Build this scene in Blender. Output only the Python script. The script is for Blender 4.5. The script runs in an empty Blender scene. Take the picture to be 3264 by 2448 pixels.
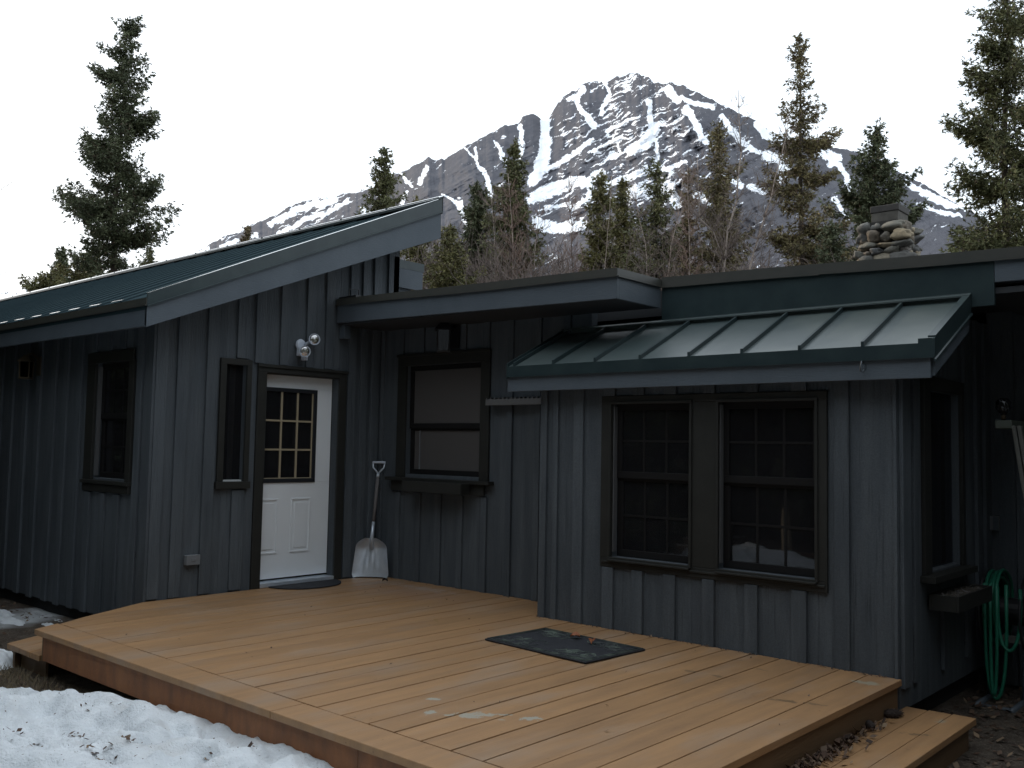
import bpy, bmesh, math, random
import numpy as np
from mathutils import Vector, Matrix
R_ = math.radians
sc = bpy.context.scene
COL = sc.collection
random.seed(7); rng = np.random.default_rng(7)

# ------------------------------------------------------------------ materials
MATS = {}
def _nodes(name):
    m = bpy.data.materials.new(name); m.use_nodes = True
    nt = m.node_tree; nt.nodes.clear()
    out = nt.nodes.new('ShaderNodeOutputMaterial')
    return m, nt, out
def N(nt, t, **kw):
    n = nt.nodes.new(t)
    for k, v in kw.items():
        if k.startswith('i_'):
            n.inputs[k[2:].replace('_', ' ')].default_value = v
        else: setattr(n, k, v)
    return n
def L(nt, a, b): nt.links.new(a, b)
def c4(c): return (c[0], c[1], c[2], 1)
def mixc(nt, fac, a, b, blend='MIX'):
    m = nt.nodes.new('ShaderNodeMix'); m.data_type = 'RGBA'; m.blend_type = blend
    for s, v in ((0, fac), (6, a), (7, b)):
        if hasattr(v, 'is_linked'): nt.links.new(v, m.inputs[s])
        elif isinstance(v, (int, float)): m.inputs[s].default_value = v
        else: m.inputs[s].default_value = c4(v)
    return m.outputs[2]
def math_(nt, op, a, b=None, clamp=False):
    m = nt.nodes.new('ShaderNodeMath'); m.operation = op; m.use_clamp = clamp
    for s, v in ((0, a), (1, b)):
        if v is None: continue
        if hasattr(v, 'is_linked'): nt.links.new(v, m.inputs[s])
        else: m.inputs[s].default_value = v
    return m.outputs[0]
def ramp(nt, fac, lo, hi):
    m = nt.nodes.new('ShaderNodeMapRange'); m.clamp = True
    nt.links.new(fac, m.inputs[0]); m.inputs[1].default_value = lo; m.inputs[2].default_value = hi
    return m.outputs[0]
def objco(nt, scale=(1, 1, 1)):
    tc = nt.nodes.new('ShaderNodeTexCoord'); mp = nt.nodes.new('ShaderNodeMapping')
    mp.inputs['Scale'].default_value = scale
    nt.links.new(tc.outputs['Object'], mp.inputs[0]); return mp.outputs[0]
def noise(nt, co, scale, detail=4, rough=.55, dist=0):
    n = nt.nodes.new('ShaderNodeTexNoise'); nt.links.new(co, n.inputs['Vector'])
    n.inputs['Scale'].default_value = scale; n.inputs['Detail'].default_value = detail
    n.inputs['Roughness'].default_value = rough; n.inputs['Distortion'].default_value = dist
    return n.outputs[0]
def mat(name, col, rough=.6, metal=0, alt=None, nscale=4, stretch=(1, 1, 1), lo=.35, hi=.7,
        bump=0, bscale=40, bstretch=None, island=0, spec=.5, fine=0, streak=0):
    m, nt, out = _nodes(name)
    p = N(nt, 'ShaderNodeBsdfPrincipled'); L(nt, p.outputs[0], out.inputs[0])
    p.inputs['Roughness'].default_value = rough; p.inputs['Metallic'].default_value = metal
    p.inputs['Specular IOR Level'].default_value = spec
    co = objco(nt, stretch)
    c = None
    if alt is not None:
        f = ramp(nt, noise(nt, co, nscale, 5), lo, hi)
        c = mixc(nt, f, col, alt)
    if fine:
        f = ramp(nt, noise(nt, objco(nt), 120, 3), .3, .7)
        c = mixc(nt, math_(nt, 'MULTIPLY', f, fine), c if c is not None else col, tuple(x*.5 for x in col))
    if streak:                                  # weather checks and drips along the boards
        f = ramp(nt, noise(nt, objco(nt, (1, 1, .03)), 55, 3, .6), .60, .72)
        c = mixc(nt, math_(nt, 'MULTIPLY', f, streak), c, tuple(x*.35 for x in col))
        f = ramp(nt, noise(nt, objco(nt, (1, 1, .12)), 9, 4, .6), .56, .74)
        c = mixc(nt, math_(nt, 'MULTIPLY', f, streak*.45), c, tuple(x*1.7 for x in col))
    if island:
        g = N(nt, 'ShaderNodeNewGeometry')
        hv = N(nt, 'ShaderNodeHueSaturation')
        mr = N(nt, 'ShaderNodeMapRange'); L(nt, g.outputs['Random Per Island'], mr.inputs[0])
        mr.inputs[3].default_value = 1-island; mr.inputs[4].default_value = 1+island
        L(nt, mr.outputs[0], hv.inputs['Value'])
        if c is not None: L(nt, c, hv.inputs['Color'])
        else: hv.inputs['Color'].default_value = c4(col)
        c = hv.outputs[0]
    if c is not None: L(nt, c, p.inputs['Base Color'])
    else: p.inputs['Base Color'].default_value = c4(col)
    if bump:
        b = N(nt, 'ShaderNodeBump'); b.inputs['Strength'].default_value = bump; b.inputs['Distance'].default_value = .01
        L(nt, noise(nt, objco(nt, bstretch or stretch), bscale, 4), b.inputs['Height'])
        L(nt, b.outputs[0], p.inputs['Normal'])
    MATS[name] = m
    return m

WALL = mat('slate_painted_boards', (.078, .091, .104), .75, alt=(.112, .127, .140), nscale=3, stretch=(3, 3, .45), bump=.8, bscale=30, bstretch=(4, 4, .35), fine=.45, spec=.25, island=.12, streak=.55)
TRIMW = mat('slate_painted_fascia', (.095, .115, .135), .6, alt=(.078, .096, .114), nscale=3, bump=.25, bscale=40, bstretch=(.5, .5, 3), fine=.2, spec=.3)
CASING = mat('dark_brown_casing', (.022, .0225, .020), .6, alt=(.029, .029, .026), nscale=6, fine=.3, spec=.3)
SASH = mat('dark_bronze_sash', (.013, .0125, .0125), .6, spec=.15)
GREEN = mat('dark_green_metal', (.022, .036, .040), .33, alt=(.034, .052, .054), nscale=5, fine=.15, bump=.05, bscale=6, spec=.35)
BAYROOF = mat('weathered_grey_green_metal', (.042, .062, .063), .40, alt=(.070, .090, .088), nscale=3, stretch=(1, 1, 1), fine=.2, bump=.12, bscale=5, spec=.8)
BLUEROOF = mat('weathered_teal_roof_metal', (.034, .054, .063), .7, alt=(.040, .061, .069), nscale=2, spec=0)
EDGE = mat('sky_glint_edge', (.86, .86, .86), .2, metal=1)  # glint of the sky on roof edges, put in as bright metal
FOUND = mat('dark_foundation', (.020, .020, .021), .95)
BROWNTRIM = mat('brown_green_drip_edge', (.048, .050, .044), .5, alt=(.060, .058, .050), nscale=6, fine=.2, spec=.4)
SOFFIT = mat('dark_soffit', (.035, .038, .042), .8)
INTER = mat('dark_interior', (.06, .045, .035), .9)
CONC = mat('grey_concrete', (.10, .093, .080), .9, alt=(.05, .046, .04), nscale=7, bump=.3)
SOOT = mat('sooty_flue_cap', (.030, .027, .025), .8, alt=(.05, .045, .04), nscale=9)
WHITE = mat('white_door_paint', (.80, .83, .85), .42, alt=(.75, .78, .80), nscale=2, fine=.04)
LITE = mat('black_lite_frame', (.018, .020, .024), .4)
MUNT = mat('tan_muntin', (.36, .30, .20), .5)
PALE = mat('pale_blind', (.10, .093, .088), .9, alt=(.125, .112, .105), nscale=3)
WHITEP = mat('off_white_vinyl', (.50, .52, .52), .5)
ALU = mat('worn_aluminium', (.66, .72, .79), .34, metal=.55, alt=(.54, .60, .67), nscale=9, bump=.15, bscale=60)
MIRROR = mat('lamp_reflector', (.72, .72, .72), .12, metal=1, bump=.5, bscale=25)
HANDLE = mat('grey_weathered_handle', (.16, .15, .145), .7, alt=(.11, .10, .10), nscale=20, stretch=(1, 1, .2))
BRASS = mat('dull_brass', (.09, .07, .045), .45, metal=.6)
BLACKM = mat('black_metal', (.015, .015, .017), .5)
RUBBER = mat('black_rubber', (.012, .013, .017), .75, alt=(.020, .022, .028), nscale=20, bump=.6, bscale=90)
LAMPW = mat('white_lamp_plastic', (.55, .60, .68), .5)
HOSE = mat('green_hose', (.010, .135, .08), .5)
PAINTMETAL = mat('blue_grey_tube', (.07, .085, .10), .5)
GREYP = mat('grey_plastic', (.16, .17, .18), .5)
PALEWOOD = mat('pale_grey_board', (.15, .15, .135), .7, alt=(.11, .11, .10), nscale=10)
SOIL = mat('potting_soil', (.05, .042, .034), .95, alt=(.10, .085, .065), nscale=60, lo=.5, hi=.65, bump=1, bscale=80)
CONE = mat('spruce_cone', (.030, .020, .016), .8, island=.4)
BARK = mat('spruce_bark', (.085, .065, .050), .9, alt=(.05, .04, .032), nscale=14, bump=.6)
BIRCH = mat('birch_bark', (.32, .265, .225), .8, alt=(.13, .10, .085), nscale=5, stretch=(1, 1, 3), lo=.5, hi=.66)
TWIG = mat('bare_twigs', (.135, .105, .090), .85, island=.4)
TWIG2 = mat('reddish_twigs', (.170, .112, .090), .85, island=.4)

def foliage(name, a, b, dead=(.075, .055, .035), deadamt=.12):
    m, nt, out = _nodes(name)
    p = N(nt, 'ShaderNodeBsdfPrincipled'); L(nt, p.outputs[0], out.inputs[0])
    p.inputs['Roughness'].default_value = .6; p.inputs['Specular IOR Level'].default_value = .25
    g = N(nt, 'ShaderNodeNewGeometry')
    c = mixc(nt, g.outputs['Random Per Island'], a, b)
    f = ramp(nt, noise(nt, objco(nt), 2.2, 3), .45, .62)
    c2 = mixc(nt, math_(nt, 'MULTIPLY', f, .55), c, tuple(x*1.6 for x in b))
    wn = N(nt, 'ShaderNodeTexWhiteNoise', noise_dimensions='1D'); L(nt, g.outputs['Random Per Island'], wn.inputs['W'])
    d = math_(nt, 'LESS_THAN', wn.outputs['Value'], deadamt)
    c3 = mixc(nt, d, c2, dead)
    L(nt, c3, p.inputs['Base Color'])
    MATS[name] = m; return m
FOL_DARK = foliage('needles_blue_green', (.048, .060, .034), (.100, .112, .060), deadamt=.08)
FOL_MID = foliage('needles_mid_green', (.066, .076, .036), (.140, .142, .064), deadamt=.12)
FOL_OLIVE = foliage('needles_yellow_olive', (.074, .080, .036), (.165, .152, .062), deadamt=.12)
FOL_MIX = foliage('needles_mixed_green_brown', (.082, .078, .038), (.185, .156, .074), dead=(.14, .10, .07), deadamt=.2)
FOL_BROWN = foliage('needles_brown_olive', (.088, .074, .038), (.180, .142, .072), dead=(.14, .10, .075), deadamt=.35)

# deck wood with worn paint
def deck_mat(name, base, alt, worn, rough, island=.08, stains=(), peels=()):
    m, nt, out = _nodes(name)
    p = N(nt, 'ShaderNodeBsdfPrincipled'); L(nt, p.outputs[0], out.inputs[0])
    co = objco(nt)
    f = ramp(nt, noise(nt, objco(nt, (9, 1.1, 3)), 1.5, 5), .3, .7)
    c = mixc(nt, f, base, alt)
    f2 = ramp(nt, noise(nt, objco(nt, (2.2, .8, 1)), 1.3, 5, .6), .50, .72)
    c = mixc(nt, math_(nt, 'MULTIPLY', f2, .6), c, worn)
    g = N(nt, 'ShaderNodeNewGeometry'); hv = N(nt, 'ShaderNodeHueSaturation')
    mr = N(nt, 'ShaderNodeMapRange'); L(nt, g.outputs['Random Per Island'], mr.inputs[0])
    mr.inputs[3].default_value = 1-island; mr.inputs[4].default_value = 1+island
    L(nt, mr.outputs[0], hv.inputs['Value']); L(nt, c, hv.inputs['Color']); c = hv.outputs[0]
    # grain flecks
    f3 = ramp(nt, noise(nt, objco(nt, (60, 3, 60)), 2, 4), .62, .72)
    c = mixc(nt, math_(nt, 'MULTIPLY', f3, .25), c, tuple(x*.45 for x in base))
    # knots / dirt dots
    f4 = ramp(nt, noise(nt, co, 26, 2), .70, .76)
    c = mixc(nt, math_(nt, 'MULTIPLY', f4, .5), c, tuple(x*.35 for x in base))
    nz = noise(nt, objco(nt, (1, 1, 1)), 16, 4, .7)
    def blob(cx, cy, rx, ry, ang):
        mp = nt.nodes.new('ShaderNodeMapping'); mp.vector_type = 'TEXTURE'
        mp.inputs['Location'].default_value = (cx, cy, 0); mp.inputs['Rotation'].default_value = (0, 0, ang)
        mp.inputs['Scale'].default_value = (rx, ry, 1000)
        L(nt, co, mp.inputs[0])
        ln = nt.nodes.new('ShaderNodeVectorMath'); ln.operation = 'LENGTH'; L(nt, mp.outputs[0], ln.inputs[0])
        return math_(nt, 'ADD', ln.outputs['Value'], math_(nt, 'MULTIPLY', math_(nt, 'SUBTRACT', nz, .5), 4.5))
    for (cx, cy, rx, ry, a, col_, k, soft) in list(stains) + list(peels):
        s = blob(cx, cy, rx, ry, a)
        f = ramp(nt, s, 1.0, 1.0-soft)
        c = mixc(nt, math_(nt, 'MULTIPLY', f, k), c, col_)
    L(nt, c, p.inputs['Base Color'])
    p.inputs['Roughness'].default_value = rough
    p.inputs['Specular IOR Level'].default_value = .35
    b = N(nt, 'ShaderNodeBump'); b.inputs['Strength'].default_value = .35; b.inputs['Distance'].default_value = .006
    L(nt, noise(nt, objco(nt, (40, 2.5, 40)), 2, 4), b.inputs['Height']); L(nt, b.outputs[0], p.inputs['Normal'])
    MATS[name] = m; return m
PEEL = (.33, .315, .26); BRN = (.13, .085, .045); PALEP = (.30, .29, .22)
DECK = deck_mat('worn_tan_deck_paint', (.355, .200, .092), (.268, .154, .076), (.300, .225, .165), .52, .075,
    stains=[(5.46, -1.60, .10, .028, .3, BRN, .8, .5), (5.615, -1.55, .07, .022, .3, BRN, .7, .5), (4.70, -1.367, .06, .03, 0, BRN, .7, .5),
            (4.91, -1.358, .06, .025, 0, BRN, .7, .5), (5.02, -1.0, .05, .02, 0, BRN, .6, .5), (2.35, -1.35, .16, .02, -.6, (.24, .15, .05), .6, .6),
            (5.643, -.85, .10, .05, .2, PALEP, .7, .5), (1.2, -.55, .9, .35, .1, (.30, .18, .12), .5, .8), (4.75, -.86, .05, .015, .2, BRN, .8, .4),
            (6.02, -.66, .04, .05, 0, PALEP, .6, .5), (6.0, -1.05, .075, .03, .4, BRN, .75, .5), (1.0, -.28, .6, .10, 0, (.34, .28, .25), .6, .8)],
    peels=[(4.42, -3.06, .12, .050, .85, PEEL, .85, .25), (4.225, -3.20, .03, .05, .2, PEEL, .9, .12), (4.05, -2.99, .045, .02, .6, PEEL, .9, .12),
           (4.67, -2.90, .05, .03, .7, PEEL, .9, .12), (4.53, -2.94, .03, .015, .7, PEEL, .9, .12), (4.58, -3.02, .025, .012, .7, PEEL, .9, .12)])
RISER = deck_mat('stained_orange_brown_board', (.300, .120, .046), (.18, .080, .038), (.34, .145, .056), .6)
RISER2 = deck_mat('tan_step_board', (.165, .100, .052), (.135, .085, .047), (.15, .11, .075), .6)

def glass(name, tint=(.55, .55, .55), k=1.5, screen=0, scol=(.04, .04, .04)):
    m, nt, out = _nodes(name)
    t = N(nt, 'ShaderNodeBsdfTransparent'); t.inputs[0].default_value = c4(tint)
    g = N(nt, 'ShaderNodeBsdfGlossy'); g.inputs['Roughness'].default_value = .015; g.inputs[0].default_value = (.9, .92, .95, 1)
    fr = N(nt, 'ShaderNodeFresnel'); fr.inputs[0].default_value = 1.5
    mx = N(nt, 'ShaderNodeMixShader')
    L(nt, math_(nt, 'MULTIPLY', fr.outputs[0], k, True), mx.inputs[0]); L(nt, t.outputs[0], mx.inputs[1]); L(nt, g.outputs[0], mx.inputs[2])
    o = mx.outputs[0]
    if screen:                                  # insect screen; in window_glass a grey standing in for pale reflections
        df = N(nt, 'ShaderNodeBsdfDiffuse'); df.inputs[0].default_value = c4(scol)
        m2 = N(nt, 'ShaderNodeMixShader'); m2.inputs[0].default_value = screen
        L(nt, o, m2.inputs[1]); L(nt, df.outputs[0], m2.inputs[2]); o = m2.outputs[0]
    L(nt, o, out.inputs[0]); MATS[name] = m; return m
GLASS = glass('window_glass', k=1.05, screen=.22, scol=(.045, .045, .05)); GLASSD = glass('screened_glass', (.30, .30, .30), .5, .80, (.118, .111, .108)); SMOKED = glass('smoked_glass', (.12, .12, .12), .2)

def snow_mat():
    m, nt, out = _nodes('old_granular_snow')
    p = N(nt, 'ShaderNodeBsdfPrincipled'); L(nt, p.outputs[0], out.inputs[0])
    co = objco(nt)
    f = ramp(nt, noise(nt, co, 5, 5, .6), .42, .68)
    c = mixc(nt, f, (.80, .835, .86), (.66, .70, .73))
    f2 = ramp(nt, noise(nt, objco(nt, (1, 2.2, 1)), 55, 3, .6), .66, .72)
    c = mixc(nt, math_(nt, 'MULTIPLY', f2, .75), c, (.25, .20, .17))
    f3 = ramp(nt, noise(nt, co, 3.2, 3), .55, .72)
    c = mixc(nt, math_(nt, 'MULTIPLY', f3, .40), c, (.46, .43, .39))
    L(nt, c, p.inputs['Base Color']); p.inputs['Roughness'].default_value = .7
    b = N(nt, 'ShaderNodeBump'); b.inputs['Strength'].default_value = 1; b.inputs['Distance'].default_value = .015
    L(nt, noise(nt, co, 70, 5, .65), b.inputs['Height']); L(nt, b.outputs[0], p.inputs['Normal'])
    return m
SNOW = snow_mat()

def ground_mat():
    m, nt, out = _nodes('leaf_littered_ground')
    p = N(nt, 'ShaderNodeBsdfPrincipled'); L(nt, p.outputs[0], out.inputs[0]); p.inputs['Roughness'].default_value = .95
    co = objco(nt)
    c = mixc(nt, ramp(nt, noise(nt, co, 9, 6, .65), .35, .65), (.055, .040, .028), (.11, .085, .062))
    c = mixc(nt, ramp(nt, noise(nt, co, 60, 4, .7), .55, .68), c, (.20, .17, .14))
    c = mixc(nt, math_(nt, 'MULTIPLY', ramp(nt, noise(nt, co, .35, 4), .55, .60), .9), c, (.62, .65, .67))
    L(nt, c, p.inputs['Base Color'])
    b = N(nt, 'ShaderNodeBump'); b.inputs['Strength'].default_value = 1; b.inputs['Distance'].default_value = .04
    L(nt, noise(nt, co, 28, 5, .7), b.inputs['Height']); L(nt, b.outputs[0], p.inputs['Normal'])
    return m
GROUND = ground_mat()

def leaf_mat():
    m, nt, out = _nodes('dead_leaves')
    p = N(nt, 'ShaderNodeBsdfPrincipled'); L(nt, p.outputs[0], out.inputs[0]); p.inputs['Roughness'].default_value = .8
    g = N(nt, 'ShaderNodeNewGeometry'); cr = N(nt, 'ShaderNodeValToRGB'); L(nt, g.outputs['Random Per Island'], cr.inputs[0])
    e = cr.color_ramp.elements; e[0].color = (.035, .020, .014, 1); e[1].color = (.22, .15, .09, 1); e[1].position = 1
    x = e.new(.5); x.color = (.085, .045, .026, 1); x = e.new(.85); x.color = (.13, .09, .06, 1)
    L(nt, cr.outputs[0], p.inputs['Base Color']); return m
LEAF = leaf_mat()
LEAFO = mat('orange_dead_leaf', (.26, .09, .035), .7)

def stone_mat():
    m, nt, out = _nodes('river_stones')
    p = N(nt, 'ShaderNodeBsdfPrincipled'); L(nt, p.outputs[0], out.inputs[0]); p.inputs['Roughness'].default_value = .85
    g = N(nt, 'ShaderNodeNewGeometry'); cr = N(nt, 'ShaderNodeValToRGB'); L(nt, g.outputs['Random Per Island'], cr.inputs[0])
    e = cr.color_ramp.elements; e[0].color = (.09, .09, .088, 1); e[1].color = (.22, .205, .165, 1)
    for pos, c in ((.3, (.19, .18, .145)), (.5, (.18, .14, .10)), (.65, (.11, .115, .12)), (.8, (.32, .25, .15))):
        x = e.new(pos); x.color = c4(c)
    f = ramp(nt, noise(nt, objco(nt), 14, 5, .7), .3, .7)
    c = mixc(nt, math_(nt, 'MULTIPLY', f, .5), cr.outputs[0], (.06, .055, .05))
    L(nt, c, p.inputs['Base Color'])
    b = N(nt, 'ShaderNodeBump'); b.inputs['Strength'].default_value = .6; b.inputs['Distance'].default_value = .02
    L(nt, noise(nt, objco(nt), 22, 5), b.inputs['Height']); L(nt, b.outputs[0], p.inputs['Normal'])
    return m
STONE = stone_mat()
MORTAR = mat('dark_mortar', (.03, .028, .026), .95, bump=.6)

# ------------------------------------------------------------------ mesh helpers
class Fr:                                   # wall frame: u along the wall, n outwards, z up
    def __init__(s, o, u, n): s.o, s.u, s.n = Vector(o), Vector(u), Vector(n)
    def p(s, u, n, z): return s.o + s.u*u + s.n*n + Vector((0, 0, z))
WORLD = Fr((0, 0, 0), (1, 0, 0), (0, 1, 0))
def front(y): return Fr((0, y, 0), (1, 0, 0), (0, -1, 0))      # wall facing -y
def side(x): return Fr((x, 0, 0), (0, 1, 0), (1, 0, 0))        # wall facing +x

class MB:
    def __init__(s): s.v = []; s.f = []
    def hexa(s, P):
        b = len(s.v); s.v += [tuple(p) for p in P]
        s.f += [tuple(b+i for i in q) for q in ((0, 3, 2, 1), (4, 5, 6, 7), (0, 1, 5, 4), (1, 2, 6, 5), (2, 3, 7, 6), (3, 0, 4, 7))]
    def box(s, x0, x1, y0, y1, z0, z1, fr=WORLD):
        s.hexa([fr.p(x0, y0, z0), fr.p(x1, y0, z0), fr.p(x1, y1, z0), fr.p(x0, y1, z0), fr.p(x0, y0, z1), fr.p(x1, y0, z1), fr.p(x1, y1, z1), fr.p(x0, y1, z1)])
    def cell(s, fr, u0, u1, n0, n1, b0, b1, t0, t1):           # box with sloping bottom/top along u
        s.hexa([fr.p(u0, n0, b0), fr.p(u1, n0, b1), fr.p(u1, n1, b1), fr.p(u0, n1, b0), fr.p(u0, n0, t0), fr.p(u1, n0, t1), fr.p(u1, n1, t1), fr.p(u0, n1, t0)])
    def tube(s, pts, rad, n=8, cap=True):
        pts = [Vector(p) for p in pts]
        if not isinstance(rad, (list, tuple)): rad = [rad]*len(pts)
        rings = []; prev = None
        for i, p in enumerate(pts):
            d = (pts[min(i+1, len(pts)-1)]-pts[max(i-1, 0)]).normalized()
            if prev is None:
                a = Vector((0, 0, 1)) if abs(d.z) < .9 else Vector((1, 0, 0))
                e = d.cross(a).normalized()
            else: e = (prev-d*prev.dot(d)).normalized()
            prev = e; f = d.cross(e); b = len(s.v)
            for k in range(n):
                t = 2*math.pi*k/n; s.v.append(tuple(p+(e*math.cos(t)+f*math.sin(t))*rad[i]))
            rings.append(b)
        for a, b in zip(rings, rings[1:]):
            for k in range(n): s.f.append((a+k, a+(k+1) % n, b+(k+1) % n, b+k))
        if cap: s.f.append(tuple(rings[0]+k for k in reversed(range(n)))); s.f.append(tuple(rings[-1]+k for k in range(n)))
    def lathe(s, prof, o, axis=(0, 0, 1), n=20):               # prof: (radius, height along axis)
        o = Vector(o); d = Vector(axis).normalized(); a = Vector((0, 0, 1)) if abs(d.z) < .9 else Vector((1, 0, 0))
        e = d.cross(a).normalized(); f = d.cross(e); rings = []
        for r, h in prof:
            b = len(s.v); rings.append(b)
            for k in range(n):
                t = 2*math.pi*k/n; s.v.append(tuple(o+d*h+(e*math.cos(t)+f*math.sin(t))*max(r, 1e-4)))
        for a_, b in zip(rings, rings[1:]):
            for k in range(n): s.f.append((a_+k, a_+(k+1) % n, b+(k+1) % n, b+k))
        s.f.append(tuple(rings[0]+k for k in reversed(range(n)))); s.f.append(tuple(rings[-1]+k for k in range(n)))
    def blob(s, c, r, seed, sub=2, amp=.18):
        bm = bmesh.new(); bmesh.ops.create_icosphere(bm, subdivisions=sub, radius=1)
        rn = random.Random(seed); ph = [rn.uniform(0, 6.3) for _ in range(6)]
        rot = Matrix.Rotation(rn.uniform(-.35, .35), 3, 'Y') @ Matrix.Rotation(rn.uniform(0, 6.3), 3, 'Z')
        b = len(s.v)
        for v in bm.verts:
            q = v.co.copy()
            k = 1+amp*(math.sin(3*q.x+ph[0])+math.sin(3*q.y+ph[1])*math.sin(4*q.z+ph[2])+.5*math.sin(7*q.x+ph[3])*math.sin(6*q.y+ph[4]))
            q = Vector((math.copysign(abs(q.x)**.78, q.x), math.copysign(abs(q.y)**.78, q.y), math.copysign(abs(q.z)**.78, q.z)))*k
            q = Vector((q.x*r[0], q.y*r[1], q.z*r[2]))
            if len(r) > 3: q = Matrix.Rotation(r[3], 3, 'Y') @ q
            s.v.append(tuple(Vector(c)+q))
        bm.verts.ensure_lookup_table()
        for f in bm.faces: s.f.append(tuple(b+v.index for v in f.verts))
        bm.free()
    def build(s, name, m, parent=None, smooth=False, bevel=0, off=(0, 0, 0)):
        me = bpy.data.meshes.new(name)
        v = s.v if off == (0, 0, 0) else [(a[0]-off[0], a[1]-off[1], a[2]-off[2]) for a in s.v]
        me.from_pydata(v, [], s.f); me.update()
        bm = bmesh.new(); bm.from_mesh(me); bmesh.ops.recalc_face_normals(bm, faces=bm.faces); bm.to_mesh(me); bm.free()
        if smooth: me.polygons.foreach_set('use_smooth', [True]*len(me.polygons))
        o = bpy.data.objects.new(name, me); COL.objects.link(o); me.materials.append(m)
        if parent is not None: o.parent = parent
        if bevel:
            bv = o.modifiers.new('edge', 'BEVEL'); bv.width = bevel; bv.segments = 2; bv.limit_method = 'ANGLE'; bv.angle_limit = R_(40)
        return o

def tag(o, label, cat, group=None):
    o['label'] = label; o['category'] = cat
    if group: o['group'] = group
    return o
def thing(name, label, cat, loc=(0, 0, 0), group=None):
    o = bpy.data.objects.new(name, None); COL.objects.link(o); o.location = loc; o.empty_display_size = .2
    return tag(o, label, cat, group)
def kind(o, k): o['kind'] = k; return o
def tri_mesh(name, V, m, parent=None, nper=3):
    """V: (n,nper,3) separate faces"""
    n = V.shape[0]; me = bpy.data.meshes.new(name)
    me.vertices.add(n*nper); me.vertices.foreach_set('co', V.astype(np.float32).ravel())
    me.loops.add(n*nper); me.loops.foreach_set('vertex_index', np.arange(n*nper, dtype=np.int32))
    me.polygons.add(n); me.polygons.foreach_set('loop_start', np.arange(0, n*nper, nper, dtype=np.int32))
    me.update(calc_edges=True); me.materials.append(m)
    o = bpy.data.objects.new(name, me); COL.objects.link(o)
    if parent is not None: o.parent = parent
    return o
def grid_mesh(name, P, m, smooth=True):
    """P: (r,c,3) grid"""
    r, c = P.shape[:2]; me = bpy.data.meshes.new(name)
    me.vertices.add(r*c); me.vertices.foreach_set('co', P.astype(np.float32).ravel())
    i = np.arange((r-1)*(c-1)); a = (i//(c-1))*c+i % (c-1)
    q = np.stack([a, a+1, a+c+1, a+c], 1).astype(np.int32)
    me.loops.add(q.size); me.loops.foreach_set('vertex_index', q.ravel())
    me.polygons.add(len(q)); me.polygons.foreach_set('loop_start', np.arange(0, q.size, 4, dtype=np.int32))
    if smooth: me.polygons.foreach_set('use_smooth', np.ones(len(q), dtype=bool))
    me.update(calc_edges=True); me.materials.append(m)
    o = bpy.data.objects.new(name, me); COL.objects.link(o); return o
def vnoise(x, y, seed=0):
    xi = np.floor(x).astype(np.int64); yi = np.floor(y).astype(np.int64); fx = x-xi; fy = y-yi
    fx = fx*fx*(3-2*fx); fy = fy*fy*(3-2*fy)
    def h(a, b):
        n = (a*374761393+b*668265263+seed*974634777) & 0x7fffffff
        n = ((n ^ (n >> 13))*1274126177) & 0x7fffffff
        return ((n ^ (n >> 16)) & 0xffff)/65535.0
    return (h(xi, yi)*(1-fx)+h(xi+1, yi)*fx)*(1-fy)+(h(xi, yi+1)*(1-fx)+h(xi+1, yi+1)*fx)*fy
def fbm(x, y, o=5, seed=0, g=.5):
    s = 0; a = 1; t = 0
    for i in range(o): s = s+a*vnoise(x*2**i, y*2**i, seed+i*17); t += a; a *= g
    return s/t
def sst(x, a, b): t = np.clip((x-a)/(b-a), 0, 1); return t*t*(3-2*t)

# ------------------------------------------------------------------ camera
YAW, PIT, ROL, F = .7272, .0663, .0188, 2998.05
fw = Vector((-math.sin(YAW)*math.cos(PIT), math.cos(YAW)*math.cos(PIT), math.sin(PIT)))
r0 = Vector((math.cos(YAW), math.sin(YAW), 0)); u0 = r0.cross(fw)
rt = r0*math.cos(ROL)+u0*math.sin(ROL); up = -r0*math.sin(ROL)+u0*math.cos(ROL)
CAM = Vector((7.8932, -6.7119, 1.4086))
cd = bpy.data.cameras.new('camera'); co_ = bpy.data.objects.new('camera', cd); COL.objects.link(co_)
cd.sensor_width = 36; cd.lens = 36*F/3264; cd.clip_end = 20000; cd.clip_start = .05
mw = Matrix.Identity(4)
for i in range(3): mw[i][0] = rt[i]; mw[i][1] = up[i]; mw[i][2] = -fw[i]; mw[i][3] = CAM[i]
co_.matrix_world = mw; sc.camera = co_

# ------------------------------------------------------------------ light
SUN_EL = R_(20); S = Vector((-.93, .02, .36)).normalized()
w = bpy.data.worlds.new('World'); sc.world = w; w.use_nodes = True
nt = w.node_tree; nt.nodes.clear()
wo = nt.nodes.new('ShaderNodeOutputWorld'); bg = nt.nodes.new('ShaderNodeBackground'); bg.inputs[1].default_value = .1
sky = nt.nodes.new('ShaderNodeTexSky'); sky.sky_type = 'NISHITA'; sky.sun_disc = False
sky.sun_elevation = SUN_EL; sky.sun_rotation = R_(270); sky.dust_density = 4; sky.air_density = 1.0
mx = nt.nodes.new('ShaderNodeMix'); mx.data_type = 'RGBA'; mx.inputs[0].default_value = .82
nt.links.new(sky.outputs[0], mx.inputs[6]); mx.inputs[7].default_value = (14.6, 16.0, 17.4, 1)    # thin white overcast veil
nt.links.new(mx.outputs[2], bg.inputs[0]); nt.links.new(bg.outputs[0], wo.inputs[0])
sl = bpy.data.lights.new('sun', 'SUN'); sl.energy = 2.0; sl.angle = R_(4); sl.color = (1, .80, .58)
so = bpy.data.objects.new('sun', sl); COL.objects.link(so); so.rotation_euler = S.to_track_quat('Z', 'Y').to_euler(); so.location = S*60
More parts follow.
